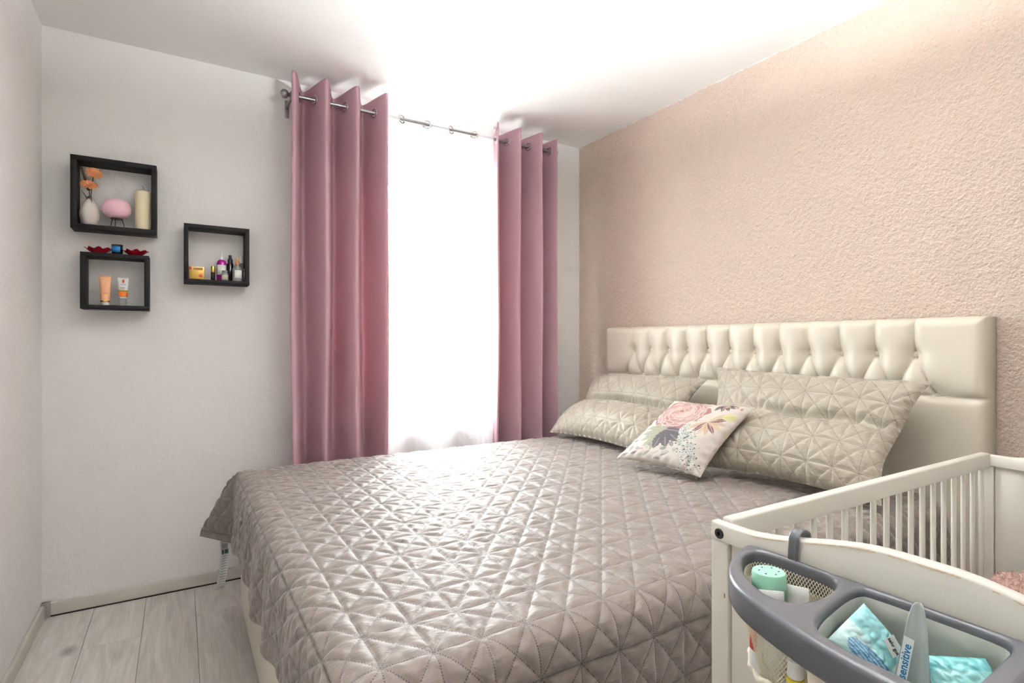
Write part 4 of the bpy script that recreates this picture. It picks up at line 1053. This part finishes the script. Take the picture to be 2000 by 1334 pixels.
# ------------------------------------------------------------------ things in the caddy
M_mint = mat('mint_plastic', (158, 218, 190), .4); M_mint_d = mat('green_plastic', (110, 190, 140), .4)
pb = thing('powder_bottle', (.742, .495, .683), 'white powder bottle with a mint green shaker cap in the netting pouch', 'bottle')
px, py, pz = .742, .497, .683
lathe('body', [(0, 0), (.024, 0), (.026, .004), (.026, .092), (.022, .104), (.021, .110), (0, .110)], M_whitep, pb, (px, py, pz), 30)
lathe('collar', [(.0215, .106), (.0235, .108), (.0235, .120), (0, .120)], M_mint_d, pb, (px, py, pz), 30)
cp = lathe('shaker_cap', [(.0225, .1205), (.0235, .122), (.0235, .141), (.022, .144), (0, .1445)], M_mint, pb, (px, py, pz), 32)
for k in range(6):
    a = k * math.pi / 3 + .3
    lathe('shaker_hole', [(0, .0002), (.0013, .0002), (.0013, -.001), (0, -.001)], M_dark, cp, (px + .0135 * math.cos(a), py + .0135 * math.sin(a), pz + .1445), 8)
wrap_label('red_print', (px, py, pz), .0264, .030, .088, -3.9, -3.2, mat('red_stripe_print', (214, 70, 60), .5), pb)
wrap_label('green_print', (px, py, pz), .0264, .018, .070, -2.9, -1.3, mat('green_leaf_print', (170, 200, 130), .5, mottle=(120, .4)), pb)
def flat_tube(name, c, w, H, ang, lean, m, mcap, label, prints=()):
    t = thing(name, c, label, 'tube')
    Mx = Matrix.Translation(c) @ Matrix.Rotation(ang, 4, 'Z') @ Matrix.Rotation(lean, 4, 'Y')
    n = 24; vs = []; lev = np.linspace(0, 1, 10)
    for l in lev:
        rx = .014 * (1 - l) + (w / 2) * l; ry = .013 * (1 - l) ** 1.0 + .001
        for k in range(n):
            a = 2 * math.pi * k / n; vs.append(tuple(Mx @ Vector((rx * math.cos(a), ry * math.sin(a), .02 + (H - .02) * l))))
    fs = [(i * n + k, i * n + (k + 1) % n, (i + 1) * n + (k + 1) % n, (i + 1) * n + k) for i in range(9) for k in range(n)] + [tuple(range(n))[::-1], tuple(9 * n + k for k in range(n))]
    pyd('body', vs, fs, m, t)
    cpv = [(0, 0), (.011, 0), (.012, .002), (.012, .019), (0, .019)]
    o = lathe('cap', cpv, mcap, None, (0, 0, 0), 20); o.data.transform(Matrix.Translation(-Vector(c)) @ Mx); o.parent = t
    for (l0, l1, f0, f1, m2) in prints:
        bs = []
        for l in np.linspace(l0, l1, 5):
            rx = .014 * (1 - l) + (w / 2) * l; ry = .013 * (1 - l) + .001
            for f in np.linspace(f0, f1, 5):
                sx_ = f; bs.append(tuple(Mx @ Vector((rx * sx_, -ry * math.sqrt(max(0, 1 - sx_ * sx_)) - .0005, .02 + (H - .02) * l))))
        o = pyd('printed_text', bs, grid_faces(5, 5), m2, t); md = o.modifiers.new('thickness', 'SOLIDIFY'); md.thickness = .0003
    return t
M_textgrey = mat('fine_print', (150, 152, 156), .5, mottle=(900, .35)); M_navy = mat('navy_print', (30, 44, 96), .5)
flat_tube('ointment_tube', (.722, .470, .684), .042, .128, 2.15, .10, M_whitep, M_whitep, 'white ointment tube with fine print leaning on the powder bottle', [(.55, .92, -.8, .5, M_textgrey), (.8, .92, .55, .75, M_navy)])
flat_tube('balm_tube', (.768, .462, .684), .032, .126, 1.9, .06, M_whitep, M_whitep, 'narrow white tube with blue and red print standing behind the ointment', [(.6, .85, -.6, .6, mat('pale_blue_print', (170, 186, 214), .5)), (.62, .7, -.3, .2, M_redp)])
yb_ = thing('lotion_bottle', (.716, .448, .676), 'yellow and white lotion bottle low in the netting pouch', 'bottle')
M_yel = mat('yellow_plastic', (236, 214, 60), .4)
lathe('body', [(0, 0), (.010, 0), (.0115, .003), (.0115, .030), (.0105, .034), (0, .034)], M_yel, yb_, (.7135, .4385, .676), 26)
lathe('cap', [(.0095, .0345), (.0105, .036), (.0105, .058), (0, .059)], M_whitep, yb_, (.7135, .4385, .676), 24)
wrap_label('printed_label', (.7135, .4385, .676), .0118, .016, .029, -4.0, -1.0, M_whitep, yb_)

# soft packs of wet wipes
M_wipes = print_material('glossy_aqua_foil', .22, (60, .5, .004), .6, .4)
def wipes(name, c, size, rot, label, seed, art):
    nu, nv = 80, 60
    a = np.linspace(-1, 1, nu); b = np.linspace(-1, 1, nv); A, B = np.meshgrid(a, b, indexing='ij')
    pr = np.clip(1 - np.abs(A) ** 3.2, 0, 1) ** .5 * np.clip(1 - np.abs(B) ** 3.2, 0, 1) ** .5
    wr = .0030 * np.abs(smoothnoise(A * 1.3, B * 1.1, seed, 5, 1.)) + .0022 * np.abs(smoothnoise(A * 2.6, B * 2., seed + 1, 5, 1.))
    Zt_ = size[2] * pr * (1 + .12 * smoothnoise(A * .4, B * .4, seed + 2, 4, 1.)) + wr * 1.6 * pr
    col = art(A, B)
    Mx = Matrix.Translation(c) @ rot
    F = np.stack([A * size[0], B * size[1], Zt_], -1).reshape(-1, 3); K = np.stack([A * size[0], B * size[1], -size[2] * pr * .8], -1).reshape(-1, 3)
    V_ = np.concatenate([F, K]); R_ = np.array(Mx.to_3x3()); V_ = V_ @ R_.T + np.array(c)
    lp = np.array([i * nv for i in range(nu)] + [(nu - 1) * nv + j for j in range(1, nv)] + [i * nv + nv - 1 for i in range(nu - 2, -1, -1)] + [j for j in range(nv - 2, 0, -1)] + [0]); nF = nu * nv
    fs = np.concatenate([grid_faces(nu, nv), grid_faces(nu, nv, nF, True), np.stack([lp[:-1], lp[:-1] + nF, lp[1:] + nF, lp[1:]], 1)])
    t = thing(name, c, label, 'wipes pack', 'packs of wipes in the caddy')
    o = pyd('foil_pack', V_, fs, M_wipes, t, col=np.concatenate([col.reshape(-1, 3), np.tile(np.array(lin((150, 214, 216))), (nF, 1))]))
    return t, Mx
def art_text(A, B):
    c = np.empty(A.shape + (3,)); c[:] = lin((158, 220, 222))
    lightb = (B < -.1 - .25 * A); c[lightb] = lin((206, 238, 238))
    blob = ((A / .8) ** 2 + ((B + .45) / .36) ** 2) < 1
    c[blob] = lin((96, 150, 190))
    lines = blob & (np.sin(B * 60) > .1) & (np.abs(np.sin(A * 23 + B * 9)) > .2); c[lines] = lin((188, 222, 236))
    c[(A > .3) & (B > .0) & (B < .6) & (A < .75)] = lin((228, 234, 226))
    return c
def art_plain(A, B):
    c = np.empty(A.shape + (3,)); c[:] = lin((160, 222, 222))
    c[(np.abs(A + .2) < .34) & (B < .1)] = lin((214, 222, 216)); c[(B > .55)] = lin((120, 200, 204)); return c
def art_text2(A, B):
    c = np.empty(A.shape + (3,)); c[:] = lin((210, 240, 242))
    blob = ((A / .75) ** 2 + (B / .55) ** 2) < 1
    c[blob & (np.sin(B * 34) > -.2)] = lin((90, 146, 188)); return c
Rx = lambda a, ax: Matrix.Rotation(a, 4, ax)
def frame(ex, ey):
    ex = Vector(ex).normalized(); ey = Vector(ey); ey = (ey - ex * ey.dot(ex)).normalized(); ez = ex.cross(ey)
    return Matrix((ex, ey, ez)).transposed().to_4x4()
w1, M1 = wipes('wipes_pack', (.757, .360, .764), (.050, .036, .014), frame((.30, -.42, -.62), (.064, -.025, .023)), 'aqua wipes pack with blue print, leftmost in the grey bin', 21, art_text)
w2, M2 = wipes('wipes_pack', (.700, .312, .742), (.046, .030, .011), frame((.01, -.1, .006), (.09, .02, .045)), 'pale aqua wipes pack with blue lines at the front of the bin', 33, art_text2)
w3, M3 = wipes('wipes_pack', (.782, .272, .757), (.034, .038, .015), frame((.055, -.05, .004), (.045, .02, .05)), 'crumpled plain aqua wipes pack at the right of the bin', 45, art_plain)
# test-seal sticker on the first pack
sk = Mx_ = M1 @ Matrix.Translation((-.004, .019, .0205)) @ Matrix.Rotation(-.25, 4, 'Z')
bm = bmesh.new(); bm_box(bm, (-.011, -.008, 0), (.011, .008, .0004)); me = from_bm(bm, 'seal_sticker'); me.transform(sk); put('seal_sticker', me, mat('grey_seal', (206, 210, 206), .5), w1)
text_mesh('sehr gut', .0062, M_dark, w1, sk @ Matrix.Translation((0, 0, .0007)), 'seal_lettering', .0001, .0001)
# translucent dispenser bag standing upright with blue lettering
tb = thing('dispenser_bag', (.760, .318, .72), 'translucent upright pouch with blue lettering among the wipes packs', 'pouch')
M_trans = mat('milky_film', (214, 218, 216), .25, alpha=.62)
hh = np.linspace(0, 1, 24); ww = np.linspace(-1, 1, 9); vs = []
for t in hh:
    half = .017 * (1 - t) ** .6 + .0055 * (1 - .3 * t)
    for w_ in ww: vs.append((.757 + .012 * t - .006 * abs(w_) ** 2, .318 - w_ * half - .004 * t, .72 + .128 * t + .0015 * math.sin(9 * t)))
o = pyd('film', vs, grid_faces(24, 9), M_trans, tb); md = o.modifiers.new('thickness', 'SOLIDIFY'); md.thickness = .0012
view = Matrix.Rotation(-math.pi / 2, 4, 'Z')
Mt = Matrix.Translation((.7505, .3235, .778)) @ Matrix.Rotation(-math.pi / 2, 4, 'Z') @ Matrix.Rotation(math.pi / 2 - .1, 4, 'X') @ Matrix.Rotation(math.pi / 2 - .12, 4, 'Z')
bm = bmesh.new(); bm_box(bm, (-.029, -.0055, -.0008), (.029, .0055, -.0002), .0, 1); me = from_bm(bm, 'label_patch'); me.transform(Mt); put('label_patch', me, M_whitep, tb)
text_mesh('sensitive', .0125, mat('teal_blue_print', (40, 120, 170), .5), tb, Mt, 'lettering', .0002, .0002)
